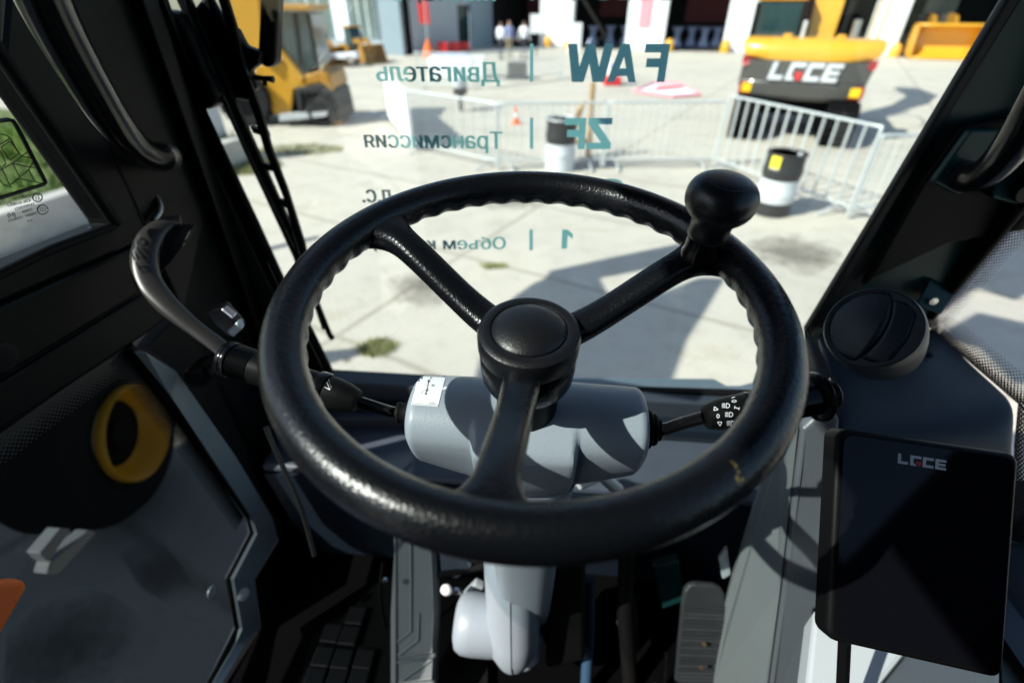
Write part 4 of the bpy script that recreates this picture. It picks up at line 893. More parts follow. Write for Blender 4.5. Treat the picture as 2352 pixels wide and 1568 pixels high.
MB().tube([L(u+5, v, -.004) for u, v in gk], .007, 8).build('lower_seal', M['rubber'], dr, smooth=60)
tr_o = [(330, 806), (400, 850), (534, 1045), (618, 1186), (630, 1236), (576, 1327), (590, 1441), (556, 1480), (507, 1568), (470, 1660)]
tr_i = [(306, 806), (385, 905), (478, 1045), (572, 1184), (582, 1224), (528, 1328), (548, 1442), (535, 1480), (486, 1568), (448, 1660)]
def trimstrip(a, b, mat, off, name, par):
    m = MB(); m.grid([[L(u, v, off) for u, v in a], [L(u, v, off-.012) for u, v in b]]); return m.build(name, mat, par, solid=.01)
trimstrip(tr_o, tr_i, M['trim'], .012, 'edge_trim', dr)
MB().lathe([(.0125, 0), (.013, .003), (.01, .006), (.001, .007)], L(558, 1364, .014), R_-F_*.3+Z_*.4, 20).build('cap_disc', M['white_dot'], dr, smooth=50)
MB().lathe([(.011, 0), (.0115, .003), (.001, .004)], L(484, 1358, -.012), R_, 20).build('cap_disc', M['galv'], dr, smooth=50)  # disc standing in for the white cap's reflection in the lower glass
MB().prism([L(640, 1240), L(585, 1330), L(600, 1440), L(520, 1568), L(480, 1660), cab(-.62, .8, -1.2), cab(-.62, .8, -.3), L(420, 720), L(340, 800), L(400, 848), L(536, 1043), L(622, 1184)], -R_*.04).build('jamb', M['mblack'], cabt)
# stickers on the upper glass
sg = lambda u, v: L(u, v, -.0185)
zz = lambda zx, zy: (zx*.29979*.91875, (150+zy*.29979)*.91875)
fl_ = [zz(*p) for p in [(-190, 530), (70, 497), (105, 505), (130, 540), (372, 1005), (376, 1022), (358, 1040), (0, 1150), (-190, 1205)]]
MB().add([sg(u, v) for u, v in fl_], [list(range(len(fl_)))]).build('sticker_film', M['film'], dr, recalc=False)
m = MB(); m.tube([L(u, v, -.0175) for u, v in fl_+fl_[:1]], .0024, 6); m.build('sticker_border', M['ink'], dr)
m = MB()
for pts in [[(0, 612), (60, 632), (95, 665), (130, 735), (175, 800)], [(0, 705), (80, 655), (95, 665)], [(10, 730), (75, 680), (95, 685), (155, 780), (85, 832), (70, 825), (10, 730)], [(0, 750), (45, 850), (45, 870), (20, 890)],
            [(0, 920), (105, 862), (230, 765)], [(105, 862), (285, 900)], [(175, 800), (285, 823)], [(110, 870), (165, 980), (240, 915), (280, 840)], [(165, 980), (95, 1035)], [(165, 990), (345, 1028)], [(240, 915), (290, 1010)], [(0, 880), (40, 950), (60, 1000), (90, 1050)], [(0, 1000), (30, 1040), (95, 1060)]]:
    m.tube([L(*zz(*p), -.0178) for p in pts], .0006, 5)
m.build('sticker_drawing', M['ink'], dr)
def glasstext(mb, body, a, b, hgt):                                   # mirrored print: first letter at a, last at b (zoom coordinates)
    vs, fs = glyphs(body, .01); x0 = min(v.x for v in vs); x1 = max(v.x for v in vs); A_ = V(a); B_ = V(b); d = (B_-A_); out = []
    for k, sh in enumerate((-.03, 0, .03)):
        out = []
        for p in vs:
            c = A_+d*((p.x+sh-x0)/(x1-x0)); c = c+V((-.28, -1))*(p.y/CAPH*hgt); out.append(L(*zz(c.x, c.y), -.0185+.00015*k))
        mb.add(out, fs)
m = MB()
for body, a, b, h in [('DOT-1391', (245, 1142), (112, 1172), 24), ('43R-010057', (262, 1182), (62, 1228), 24), ('TEMPERED', (292, 1212), (128, 1256), 24), ('CHINA', (272, 1256), (188, 1280), 24), ('E000001  HONGYU', (305, 1286), (72, 1354), 22), ('A 4', (272, 1344), (232, 1352), 18), ('(H)', (132, 1305), (68, 1312), 36), ('E', (328, 1135), (308, 1139), 26), ('43', (340, 1166), (300, 1172), 24), ('CCC', (385, 1258), (325, 1262), 30), ('SEVS 1321', (285, 1056), (178, 1068), 16)]: glasstext(m, body, a, b, h)
for (cx, cy, rx) in [(312, 1146, 40), (355, 1248, 44)]:
    m.tube([L(*zz(cx+rx*math.cos(i*PI/12), cy+rx*.88*math.sin(i*PI/12)), -.0178) for i in range(25)], .0007, 5)
m.build('glass_print', M['ink'], dr, recalc=False)
# ---- inner door handle
dh = thing('door_handle', 'curved dark metal inside handle reaching down beside the left pillar', 'handle', T(330, 600, .66))
pts = [T(415, 506, .715), T(385, 510, .71), T(350, 536, .695), T(328, 584, .68), T(338, 650, .67), T(384, 702, .665), T(440, 748, .665), T(515, 803, .67), T(560, 850, .68)]
hp = smoothpts(pts); MB().tube(hp, [.008+.0085*min(1, max(0, (i-8)/14))*(1 if i < 38 else max(.35, 1-(i-38)/22)) for i in range(len(hp))], 16, flat=.62).build('lever', M['satin_metal'], dh, smooth=60)
MB().prism([T(445, 520, .725), T(400, 515, .72), T(352, 545, .71), T(340, 590, .70), T(356, 640, .695), T(392, 600, .70), T(425, 560, .71)], F_*.008).build('grip_plate', M['grey_strip'], dh, bevel=.003)
MB().tube(smoothpts([T(330, 390, .775), T(352, 440, .77), T(372, 478, .765), T(352, 508, .75)], 2), .0055, 10).build('link_rod', M['steel_cap'], dh, smooth=60)
MB().prism([T(470, 715, .72), T(507, 705, .72), T(548, 752, .72), T(546, 765, .72), T(525, 775, .72), T(490, 745, .72)], F_*.02).build('latch_plate', M['satin_metal'], dh, bevel=.003)
MB().prism([T(507, 712, .715), T(512, 708, .715), T(536, 727, .715), T(533, 733, .715)], F_*.01).build('latch_pin', M['chrome'], dh, bevel=.001)
MB().prism([T(520, 762, .715), T(545, 738, .715), T(553, 758, .715), T(535, 775, .715)], F_*.012).build('striker', M['trim'], dh, bevel=.002)
MB().prism([T(410, 860, .8), T(440, 850, .8), T(470, 835, .8), T(486, 865, .8), T(470, 895, .8), T(425, 895, .8)], F_*.05).build('latch_housing', M['black'], dh, bevel=.01)

# ---- grab handles
def grab(label, pts, rad, plate, tpl, screws, mat_tip, plm):
    g = thing('grab_handle', label, 'handle', pts[-1], group='grab handles on the pillars')
    sp = smoothpts(pts); MB().tube(sp, rad, 20).build('bar', M['gloss'], g, smooth=60)
    MB().prism(plate, F_*.012).build('mounting_plate', plm, g, bevel=.005, seg=3)
    m = MB().lathe([(rad*1.0, -.02), (rad*1.06, 0), (rad*.98, .012), (rad*.6, .02), (.001, .022)], pts[-1], (pts[-1]-pts[-2]).normalized(), 24); m.build('end_cap', mat_tip, g, smooth=60)
    for p in screws: MB().lathe([(.006, 0), (.0065, .003), (.004, .006), (.001, .0062)], p, -F_, 14).build('screw', M['chrome'], g, smooth=40)
    return g
grab('black tubular grab handle on the left pillar, running up out of view', [T(40, -160, .36), T(98, 0, .42), T(165, 130, .48), T(245, 265, .56), T(300, 335, .63), T(345, 362, .69), T(378, 360, .74)], .0205,
     [W(297, 262, -.03), W(352, 258, -.03), W(362, 268, -.03), W(436, 412, -.03), W(428, 420, -.03), W(372, 418, -.03), W(330, 350, -.03)], None, [W(318, 300, -.032), W(372, 396, -.032)], M['steel_cap'], M['gloss'])
MB().tube([W(358, 262, -.036), W(437, 412, -.036)], .0022, 8).build('edge_highlight', M['trim'], [o for o in COL.objects if o.name == 'grab_handle'][0])  # pale strip standing in for the highlight on the plate's right edge
MB().prism([W(298, 262, -.036), W(352, 257, -.036), W(357, 266, -.036), W(303, 273, -.036)], F_*.006).build('top_highlight', M['chrome'], [o for o in COL.objects if o.name == 'grab_handle'][0], bevel=.001)  # chrome strip standing in for the highlight along the plate's top
grab('black tubular grab handle curving along the right pillar', [T(2480, 60, .50), T(2400, 215, .54), T(2330, 330, .60), T(2275, 395, .66), T(2225, 412, .70), T(2205, 400, .73)], .0205,
     [W(2140, 420, -.05), W(2228, 298, -.05), W(2330, 296, -.05), W(2260, 420, -.05), W(2200, 450, -.05)], None, [], M['teal_paint'], M['teal_paint'])

# ---- right side window (quarter glass) and dash
rw = thing('side_window', 'right quarter window with a dotted border above the dash', 'window', cab(.7, .4, -.3))
wpts = [RT(2126, 738), RT(2352, 470), cab(.70, .78, .65), cab(.70, -.34, .65), cab(.70, -.34, -.55), RT(2330, 1240), RT(2331, 1021), RT(2338, 927)]
pp = [cab(.725, *fz(p)) for p in wpts]; MB().prism([pp[0], pp[1], pp[2], pp[3], pp[4]]+pp[5:], R_*.005).build('glass', M['doorglass'], rw)
strip('lower_frit', [RT(2126, 745, .02), RT(2230, 835, .02), RT(2338, 927, .02), RT(2329, 1021, .02), RT(2325, 1240, .02)], .045, 0, M['frit'], rw, -1)
strip('front_frit', [RT(2400, 410, .02), RT(2287, 545, .02), RT(2126, 738, .02)], .045, 0, M['frit'], rw, -1)
bx = thing('pillar_bracket', 'small dark bracket with a glinting screw at the foot of the right pillar', 'bracket', T(2150, 690, .84))
MB().prism([T(2105, 700, .86), T(2135, 642, .86), T(2192, 680, .86), T(2160, 725, .86)], F_*.02+R_*.015).build('plate', M['teal_paint'], bx, bevel=.003)
MB().lathe([(.007, 0), (.007, .004), (.001, .005)], T(2142, 690, .855), -F_, 12).build('screw', M['chrome'], bx)
bx = thing('latch_bracket', 'dark teal latch bracket under the right grab handle at the picture edge', 'bracket', T(2310, 450, .74))
MB().prism([T(2290, 420, .74), T(2340, 380, .74), T(2420, 395, .74), T(2420, 480, .74), T(2330, 470, .74), T(2275, 455, .74)], F_*.02).build('plate', M['teal_paint'], bx, bevel=.005)
MB().lathe([(.014, -.01), (.014, .01), (.001, .011)], T(2348, 440, .735), -F_, 18).build('pin', M['gloss'], bx, smooth=40)

ds = thing('dashboard', 'dark moulded side dash under the right quarter window', 'dashboard', T(2120, 950, .7))
rows = [[T(1868, 752, .95), T(1960, 745, .955), T(2060, 742, .95), T(2130, 746, .925), T(2150, 752, .91)],
        [T(1884, 799, .84), T(1980, 800, .86), T(2090, 805, .86), T(2200, 812, .85), T(2222, 828, .83)],
        [T(1906, 860, .78), T(2000, 880, .78), T(2110, 890, .775), T(2270, 880, .77), T(2300, 895, .755)],
        [T(1922, 925, .735), T(2020, 940, .735), T(2140, 945, .73), T(2310, 925, .72), T(2340, 930, .715)],
        [T(1922, 975, .70), T(2020, 985, .70), T(2140, 985, .695), T(2290, 985, .695), T(2332, 1010, .70)],
        [T(1918, 1060, .70), T(2020, 1062, .70), T(2140, 1062, .70), T(2290, 1062, .70), T(2330, 1070, .70)],
        [T(1930, 1300, .78), T(2020, 1300, .78), T(2140, 1300, .78), T(2290, 1300, .78), T(2330, 1300, .78)]]
MB().grid(rows).build('cover', M['dash'], ds, smooth=80, solid=.01, sub=2)
MB().prism([T(1884, 799, .835), T(1906, 860, .775), T(1922, 925, .73), T(1921, 1000, .695), T(1890, 1010, .72), T(1868, 930, .78), T(1862, 860, .83), T(1866, 800, .87)], F_*.03-R_*.01).build('side_trim', M['grey_strip'], ds, bevel=.004)
MB().lathe([(.005, 0), (.006, .003), (.001, .004)], T(2132, 818, .845), -F_+Z_, 12).build('screw', M['black'], ds)
# door panel / side wall to the right of the display
MB().prism([T(2300, 1100, .85), T(2480, 1100, .80), T(2480, 1640, .72), T(2280, 1640, .78)], R_*.02-Z_*.02).build('lower_panel', M['dash'], ds, bevel=.004)
MB().tube([T(2290, 1252, .84), T(2330, 1248, .82), T(2420, 1250, .78)], .006, 8).build('rib', M['teal_paint'], ds)

# ---- round air vent
vt = thing('air_vent', 'round dark air vent with closed flaps on the right dash', 'air vent', T(2003, 765, .64))
vc = T(2003, 752, .625); va = (CAM-vc).normalized()*.80+Z_*.40-R_*.32; va.normalize(); vr = .0535
MB().lathe([(vr*.92, -.09), (vr*1.0, -.05), (vr*1.03, -.02), (vr*1.02, -.006), (vr*.985, .001), (vr*.955, .002), (vr*.945, -.001), (vr*.93, -.001)], vc, va, 56).build('ring', M['dash'], vt, smooth=40)
va1 = va.orthogonal().normalized(); up_ = (Z_-va*Z_.dot(va)).normalized(); rt_ = up_.cross(va)*1
def vp(x, y, h): return vc+(rt_*x+up_*y)*vr+va*h
tl_ = Matrix.Rotation(math.radians(8), 3, 'Z')
def vq(x, y, h):
    q_ = tl_ @ V((x, y, 0)); return vp(q_.x, q_.y, h+.012*(1-(x*x+y*y)))
def flap(x0, x1, name):
    rows = []
    for i in range(15):
        y = -.90+1.80*i/14; k = math.sqrt(max(.0, .86-y*y)); a, b = max(x0, -k), min(x1-.32*abs(y)**2.0*(1 if x1 > 0 else 1), k)
        if b-a < .04: b = a+.04
        rows.append([vq(a+(b-a)*j/8, y, -.003) for j in range(9)])
    return MB().grid(rows).build(name, M['dash'], vt, smooth=60, solid=.003)
flap(-.92, .26, 'flap')
rows = []
for i in range(13):
    y = -.78+1.56*i/12; k = math.sqrt(max(0, .86-y*y)); a = .30-.32*abs(y)**2; b = min(.72-.12*abs(y), k); rows.append([vq(a+(b-a)*j/6, y, -.004) for j in range(7)])
MB().grid(rows).build('flap', M['dash'], vt, smooth=60, solid=.003)
MB().lathe([(vr*.93, -.008), (vr*.5, -.003), (.001, 0)], vc, va, 40).build('vent_back', M['black'], vt, smooth=60)

# ---- display
dp = thing('display', 'black portrait display screen with a white maker logo, right of the wheel', 'display', T(2120, 1250, .52))
dc = [T(1924, 982, .545), T(2345, 1042, .530), T(2306, 1562, .505), T(1900, 1470, .520)]
nrm = (dc[1]-dc[0]).cross(dc[3]-dc[0]).normalized()
if nrm.dot(CAM-dc[0]) < 0: nrm = -nrm
def dq(s, t, o=0): return bilin(dc, s, t)+nrm*o
rc = []
for cx, cy, a0 in [(.06, .05, PI), (.94, .05, 1.5*PI), (.94, .95, 0), (.06, .95, .5*PI)]:
    for k in range(5):
        a = a0+k*PI/8; rc.append((cx+.06*math.cos(a), cy+.05*math.sin(a)))
MB().prism([dq(s, t, 0) for s, t in rc], -nrm*.03).build('housing', M['black'], dp, smooth=30, bevel=.006, seg=4)
inn = [(.5+(s-.5)*.93, .5+(t-.5)*.945) for s, t in rc]
MB().prism([dq(s, t, .0006) for s, t in inn], nrm*.0008).build('screen', M['screen'], dp)
wm, rm = MB(), MB(); logo(wm, rm, lambda x, y: dq(.335+.265*x, .128-.048*y+.0*x, .0018), .0)
wm.build('lettering', M['mark'], dp, recalc=False); rm.build('lettering_red', M['red'], dp, recalc=False)
MB().tube([T(1940, 1470, .55), T(1932, 1640, .57)], .0065, 12).build('mount_arm', M['black'], dp)

# ---- side console right of the column
cs = thing('side_console', 'light grey moulded console to the right of the steering column', 'console', T(1850, 1300, .8))
e0, e1 = T(1843, 985, .70), T(1770, 1568, .86); e1b = T(1762, 1640, .89)
MB().prism([e0, T(1830, 1090, .722), T(1798, 1360, .80), e1, e1b, T(1846, 1640, .87), T(1872, 1400, .80), T(1925, 1390, .79), T(1925, 1120, .725), T(1930, 960, .69), T(1870, 960, .695)], F_*.05).build('front_face', M['console'], cs, bevel=.006, seg=3)
MB().prism([e0+F_*.003-R_*.004, T(1800, 1000, .78), T(1765, 1090, .86), T(1735, 1180, .9), T(1690, 1330, .98), T(1655, 1450, 1.02), T(1640, 1568, 1.04), T(1640, 1640, 1.05), e1b-R_*.004, e1-R_*.004, T(1798, 1360, .80)-R_*.004], R_*.0+F_*.02).build('side_face', M['pedal_grey'], cs, bevel=.003)
zpd = T(1890, 1400, .74).z; pz = lambda u, v: on(u, v, Z_, zpd-H)
MB().prism([pz(1871, 1398), pz(1935, 1394), pz(2080, 1410), pz(2080, 1500), pz(2000, 1600), pz(1975, 1680), pz(1840, 1680)], -Z_*.05).build('arm_pad', M['pad'], cs, bevel=.006)

MB().prism([pz(2083, 1400), pz(2300, 1440), pz(2300, 1680), pz(1979, 1680), pz(2004, 1600), pz(2083, 1502)], -Z_*.05).build('arm_pad_shaded', M['console'], cs, bevel=.006)  # shaded part of the pad in darker grey, cut along the shadow edge

# ---- steering wheel
SW = V((.0146, .3444, H-.1997)); TILT = .183
sw = thing('steering_wheel', 'black three spoke steering wheel with a grained rim and spinner knob', 'steering wheel', SW, (TILT, 0, 0), local=True)
MW = Matrix.Translation(SW) @ Matrix.Rotation(TILT, 4, 'X'); WN = (MW.to_3x3() @ Z_); MI = MW.inverted()
def wl_(u, v, h):                                                     # point of the view on the wheel plane raised by h, in wheel coordinates
    n = WN; p0 = MW @ V((0, 0, h)); r_ = ray(u, v); return MI @ (CAM+r_*((p0-CAM).dot(n)/r_.dot(n)))
RR, rr = .19, .0166
def mid(a, b): return (a+b)/2
sA = wl_(900, 548, -.012); sB = wl_(1608, 600, -.012); sC = wl_(1140, 1118, -.012)
angs = [math.atan2(p.y, p.x) for p in (sA, sB, sC)]
NA, NB = 460, 32; rows = []
for i in range(NA):
    a = 2*PI*i/NA; row = []
    near = min(abs((a-q+PI) % (2*PI)-PI) for q in angs); off = max(0, min(1, (near-.14)/.08))
    sc = .5+.5*math.cos(46*a)
    for j in range(NB):
        b = 2*PI*j/NB; d = abs((b-math.radians(222)+PI) % (2*PI)-PI); k = max(0, 1-d/math.radians(62)); k = k*k*(3-2*k)
        r = rr*(1-.16*k*sc*off); d2 = abs((b-math.radians(168)+PI) % (2*PI)-PI); r -= .0005*max(0, 1-d2/.2)
        x = (RR+r*math.cos(b)); row.append(V((x*math.cos(a), x*math.sin(a), r*1.02*math.sin(b))))
    rows.append(row)
MB().grid(rows, close_u=True, close_v=True).build('rim', M['rim'], sw, smooth=70)
rimo = [o for o in COL.objects if o.parent == sw and o.name.startswith('rim')][0]; crm = caster(rimo, .0003); m = MB()
M['fleck'] = pm('yellow_paint_flecks', (.22, .17, .04), .6, var=.5, vs=400)
for cx, cy, rx, ry in [(968, 1160, 10, 6), (985, 1178, 8, 5), (1008, 1198, 14, 8), (1018, 1225, 6, 14), (1042, 1268, 12, 10), (1022, 1326, 12, 18), (1035, 1352, 10, 14), (1080, 1350, 12, 18), (1050, 1384, 10, 8)]:
    zf = lambda x, y: ((1600+x*.23595)*.91875, (880+y*.23595)*.91875); n0 = len(m.v)
    m.add([crm(*zf(cx+rx*(.8+.4*random.random())*math.cos(k*PI/5), cy+ry*(.8+.4*random.random())*math.sin(k*PI/5))) for k in range(10)], [list(range(10))])
m.build('paint_flecks', M['fleck'], sw, recalc=False) if False else None
FLECKS = m
def spoke(ang, w_hub, w_mid, w_rim, ztop):
    e = V((math.cos(ang), math.sin(ang), 0)); s = V((-e.y, e.x, 0)); secs = []; n = 24
    for i in range(27):
        t = i/26; r = .028+t*(.186-.028)
        wd = w_hub+(w_mid-w_hub)*min(1, t/.35)
        if r > .140: q_ = (r-.140)/(.186-.140); wd = wd+(w_rim-wd)*q_**3.2
        z = ztop[0]+(ztop[1]-ztop[0])*(t*t*(3-2*t)); th = .0105+.002*t
        sec = []
        for j in range(n):
            b = 2*PI*j/n; cx, sx = math.cos(b), math.sin(b); pw = .62
            sec.append(e*r+s*(wd*math.copysign(abs(cx)**pw, cx))+Z_*(z+th*math.copysign(abs(sx)**(.8), sx)))
        secs.append(sec)
    m = MB(); loft(m, secs); return m.build('spoke', M['rim'], sw, smooth=70)
_fl = FLECKS
_o = MB(); _o.add([MI @ p for p in _fl.v], _fl.f); _o.build('paint_flecks', M['fleck'], sw, recalc=False)
spoke(angs[0], .0165, .0145, .042, (-.050, -.004)); spoke(angs[1], .0165, .0140, .044, (-.050, -.004)); spoke(angs[2], .0160, .0145, .044, (-.050, -.005))
MB().lathe([(.036, -.092), (.0405, -.090), (.0425, -.084), (.0435, -.070), (.0435, -.060), (.042, -.0565), (.030, -.056)], n=64).build('hub', M['rim'], sw, smooth=50)
MB().lathe([(.030, -.057), (.041, -.0545), (.0440, -.052), (.0448, -.047), (.0448, -.036), (.0436, -.0318), (.0405, -.0298), (.0345, -.0295), (.0335, -.0300), (.0330, -.0312), (.0325, -.0312)], n=72).build('hub_cap', M['cap'], sw, smooth=35)
MB().lathe([(.0322, -.0320), (.0322, -.0300), (.0316, -.0292), (.028, -.0268), (.020, -.0235), (.010, -.0215), (.001, -.021)], n=64).build('horn_button', M['cap'], sw, smooth=40)
kb_ = wl_(1604, 588, .004); kb_.z = 0
kn_ = thing('spinner_knob', None, None)
bpy.data.objects.remove(kn_)
KS = .9
kp = [(a*KS, b*KS) for a, b in [(.0175, .004), (.0172, .010), (.0158, .014), (.0155, .026)]]
kn_ = MB().lathe(kp, kb_, (0,0,1), 40).build('spinner_post', M['gloss'], sw, smooth=50)
kp = [(.015, .027), (.0182, .0275), (.0192, .031), (.0186, .040), (.0192, .0465), (.0240, .0505), (.0290, .0560), (.0315, .0625), (.0320, .0690), (.0308, .0755), (.0272, .0810), (.0222, .0842), (.0188, .0856), (.0184, .0852), (.0180, .0858), (.010, .0874), (.001, .0878)]
kp = [(a*KS, b*KS) for a, b in kp]
MB().lathe(kp, kb_+V((.0, .0, 0)), (.05, -.02, 1), 56).build('spinner_knob', M['knob'], sw, smooth=30, sub=1)

# ---- steering column: shroud, sticker, neck, lower boot
sc_ = thing('steering_column', 'grey plastic steering column shroud and lower boot beneath the wheel', 'steering column', cab(.0, .4, -1.1))
C0 = MW @ V((0, 0, -.134))+F_*.012-Z_*.034
XH = .1215
rows = []
for i in range(97):
    s = -1+2*i/96; x = s*XH; row = []
    endr = max(0, (abs(s)-.93)/.07); er = math.sqrt(max(0, 1-endr**2*.30))           # rounded ends
    top_ = .036; bot = .060+.078*max(0, 1-abs(s)*.95)**.9; rf = .044+.006*(1-abs(s))
    bump_ = max(0, min(1, (.44-abs(s))/.05)); bump_ = .014*bump_*bump_*(3-2*bump_)
    for j in range(40):
        b = 2*PI*j/40; cf, sf = math.cos(b), math.sin(b)
        up2 = sf > 0; zz_ = (top_ if up2 else bot)*math.copysign(abs(sf)**.85, sf)*er; ff = rf*math.copysign(abs(cf)**.85, cf)*er
        if cf < 0: ff -= bump_*(-cf)*max(0, min(1, (.85-sf)/.7))
        if not up2: ff += .030*(zz_/-.12)                                                # leans forward towards its foot
        row.append(C0+R_*x+F_*ff+Z_*zz_)
    rows.append(row)
m = MB(); m.grid(rows, close_u=True); n_ = 40; m.f.append(list(range(n_))); m.f.append([96*n_+k for k in range(n_)])
shr = m.build('shroud', M['shroud'], sc_, smooth=50)
nk = MB(); secs = []
for t_, hw_, hd_ in [(0, .060, .050), (.1, .056, .048), (.4, .050, .045), (1, .048, .044)]:
    c = C0+Z_*(-.09-.52*t_)+F_*(.02+.10*t_)
    secs.append([c+R_*(hw_*math.copysign(abs(math.cos(2*PI*j/28))**.6, math.cos(2*PI*j/28)))+F_*(hd_*math.copysign(abs(math.sin(2*PI*j/28))**.6, math.sin(2*PI*j/28))) for j in range(28)])
loft(nk, secs); nk.build('neck', M['shroud'], sc_, smooth=50)
MB().tube([C0+Z_*(-.05)+MW.to_3x3() @ V((0, 0, .02)), MW @ V((0, 0, -.088))], .030, 32).build('collar', M['black'], sc_, smooth=50)
# lower cover: pale half and dark half with a side motor bulge
b0 = T(1178, 1240, .86); b1 = T(1180, 1500, .93); dv_ = (b1-b0).normalized()
def half(name, sgn, mat, r0):
    secs = []
    for t_ in [i/8 for i in range(9)]:
        c = b0.lerp(b1, t_); r_ = r0*(1-.10*t_) if t_ < .88 else r0*(1-.10*t_)*(1-(t_-.88)*2.2)
        secs.append([c+R_*(sgn*(.0008+r_*math.sin(PI*j/16)))+F_*(-r_*1.05*math.cos(PI*j/16)) for j in range(17)])
    m = MB(); loft(m, secs); return m.build(name, mat, sc_, smooth=50)
half('lower_cover', -1, M['shroud'], .052); half('lower_cover_half', 1, M['shroud'], .050)
MB().prism([T(1262, 1240, .87), T(1345, 1240, .9), T(1345, 1520, .97), T(1252, 1540, .95)], F_*.06).build('support_bracket', M['mblack'], sc_, bevel=.01)
bl_ = T(1165, 1440, .94); ax_ = -R_*1+Z_*.04
MB().lathe([(.052, 0), (.055, .03), (.056, .066), (.054, .084), (.047, .095), (.034, .100), (.001, .101)], bl_, ax_, 36).build('motor_bulge', M['shroud'], sc_, smooth=50)
MB().prism([T(1110, 1460, .93), T(1250, 1470, .93), T(1240, 1530, .95), T(1205, 1552, .96), T(1150, 1530, .95)], F_*.04).build('lower_lug', M['shroud'], sc_, bevel=.012, seg=3)
MB().lathe([(.012, 0), (.012, .006), (.001, .008)], T(1048, 1355, .98), -F_, 14).build('bolt', M['chrome'], sc_, smooth=40)
MB().lathe([(.006, 0), (.006, .006), (.001, .008)], T(884, 1328, .98), -F_, 14).build('bolt', M['chrome'], sc_, smooth=40)
# sticker F / N / R
cast = caster(shr); kd_ = thing('x', None, None); bpy.data.objects.remove(kd_)
zb3 = lambda zx, zy: ((900+zx*.3444)*.91875, (880+zy*.3444)*.91875)
quad = [zb3(432, 160), zb3(624, 168), zb3(566, 398), zb3(372, 383)]
def onq(s, t, off=None):
    q_ = V(quad[0]).lerp(V(quad[1]), s).lerp(V(quad[3]).lerp(V(quad[2]), s), t); return (cast if off is None else off)(q_.x, q_.y)
lab_ = MB().grid([[onq(i/12, j/12) for i in range(13)] for j in range(13)]).build('gear_label', M['paper'], sc_, smooth=80)
c2 = caster(shr, .0010); m = MB()
def bar2(p, q, wd):
    p, q = V(p), V(q); d = (q-p).normalized(); n = V((-d.y, d.x))*wd
    m.add([onq(*(p+n), c2), onq(*(q+n), c2), onq(*(q-n), c2), onq(*(p-n), c2)], [(0, 1, 2, 3)])
bd = [(.03, .03), (.97, .03), (.97, .97), (.03, .97)]
for a, b in zip(bd, bd[1:]+bd[:1]): bar2(a, b, .006)
bar2((.42, .23), (.42, .33), .014); bar2((.43, .42), (.435, .52), .014)
for ap, s in (((.42, .18), 1), ((.435, .57), -1)):
    m.add([onq(ap[0], ap[1], c2), onq(ap[0]-.075, ap[1]+s*.07, c2), onq(ap[0], ap[1]+s*.045, c2), onq(ap[0]+.075, ap[1]+s*.07, c2)], [(0, 1, 2, 3)])
for k in range(12):
    a0, a1 = k*PI/6, (k+1)*PI/6; bar2((.425+.028*math.cos(a0), .375+.024*math.sin(a0)), (.425+.028*math.cos(a1), .375+.024*math.sin(a1)), .006)
def qtext(body, s0, s1, t, h):
    vs, fs = glyphs(body, 0); x0 = min(v.x for v in vs); x1 = max(v.x for v in vs)
    m.add([onq(s0+(p.x-x0)/(x1-x0)*(s1-s0), t-p.y/CAPH*h, c2) for p in vs], fs)
qtext('F', .45, .50, .17, .07); qtext('N', .57, .66, .39, .075); qtext('R', .405, .485, .665, .085); qtext('14400818', .63, .88, .93, .035)
m.build('gear_label_print', M['ink'], lab_, recalc=False)

# ---- stalks
def ringed(prof, p, q, n=36):
    ax = (q-p); ln = ax.length; return MB().lathe([(r, h*ln) for r, h in prof], p, ax, n)
lv = thing('gear_lever', 'black left stalk marked H and L with a ribbed end grip', 'stalk', C0-R_*XH)
k0 = T(922, 948, .492); k1 = T(812, 918, .50); k2 = T(520, 822, .515)
k0 = C0-R_*(XH-.002)+F_*-.005+Z_*.004
MB().lathe([(.016, 0), (.017, .003), (.0165, .007), (.011, .009), (.0105, .014), (.0118, .016), (.0112, .019), (.007, .020)], k0, -R_, 28).build('boot', M['rubber'], lv, smooth=40)
MB().tube(smoothpts([k0, k0-R_*.022, k0.lerp(k1, .55)-Z_*.004, k1]), .0058, 14).build('rod', M['gloss'], lv, smooth=60)
g1 = k1+(k2-k1).normalized()*-.006
L1 = (k2-g1).length
grp = MB().lathe([(.0085, 0), (.0115, .002), (.0150, .014), (.0165, .026), (.0168, .034)], g1, k2-g1, 40).build('grip', M['black'], lv, smooth=40)
MB().lathe([(.0150, .0345), (.0178, .035), (.0184, .037), (.0184, .0445), (.0176, .0465), (.0150, .047)], g1, k2-g1, 40).build('collar', M['gloss'], lv, smooth=40)
m = MB(); m.lathe([(.0150, .0475), (.0160, .050), (.0172, L1-.034)], g1, k2-g1, 40)
ge_ = m.build('grip', M['black'], lv, smooth=40)
pr = []
for k in range(18): 
    h0 = L1-.034+k*.0013; pr += [(.0176, h0), (.0183, h0+.0005), (.0176, h0+.0011)]
MB().lathe(pr, g1, k2-g1, 44).build('ribbed_band', M['ribbed'], lv, smooth=20)
MB().lathe([(.0170, L1-.0098), (.0188, L1-.0095), (.0192, L1-.007), (.0188, L1-.005), (.0180, L1-.0046), (.0188, L1-.004), (.0188, L1-.001), (.0172, L1+.0015), (.001, L1+.0025)], g1, k2-g1, 44).build('end_cap', M['gloss'], lv, smooth=35)
ca = caster(grp, .0004); zl = lambda zx, zy: ((540+zx*.21683)*.91875, (820+zy*.21683)*.91875)
m = MB()
def seg(mb, cst, pts, wd, zf):
    for a, b in zip(pts, pts[1:]):
        p, q = V(zf(*a)), V(zf(*b)); d = (q-p).normalized(); n = V((-d.y, d.x))*wd
        mb.add([cst(*(p+n)), cst(*(q+n)), cst(*(q-n)), cst(*(p-n))], [(0, 1, 2, 3)])
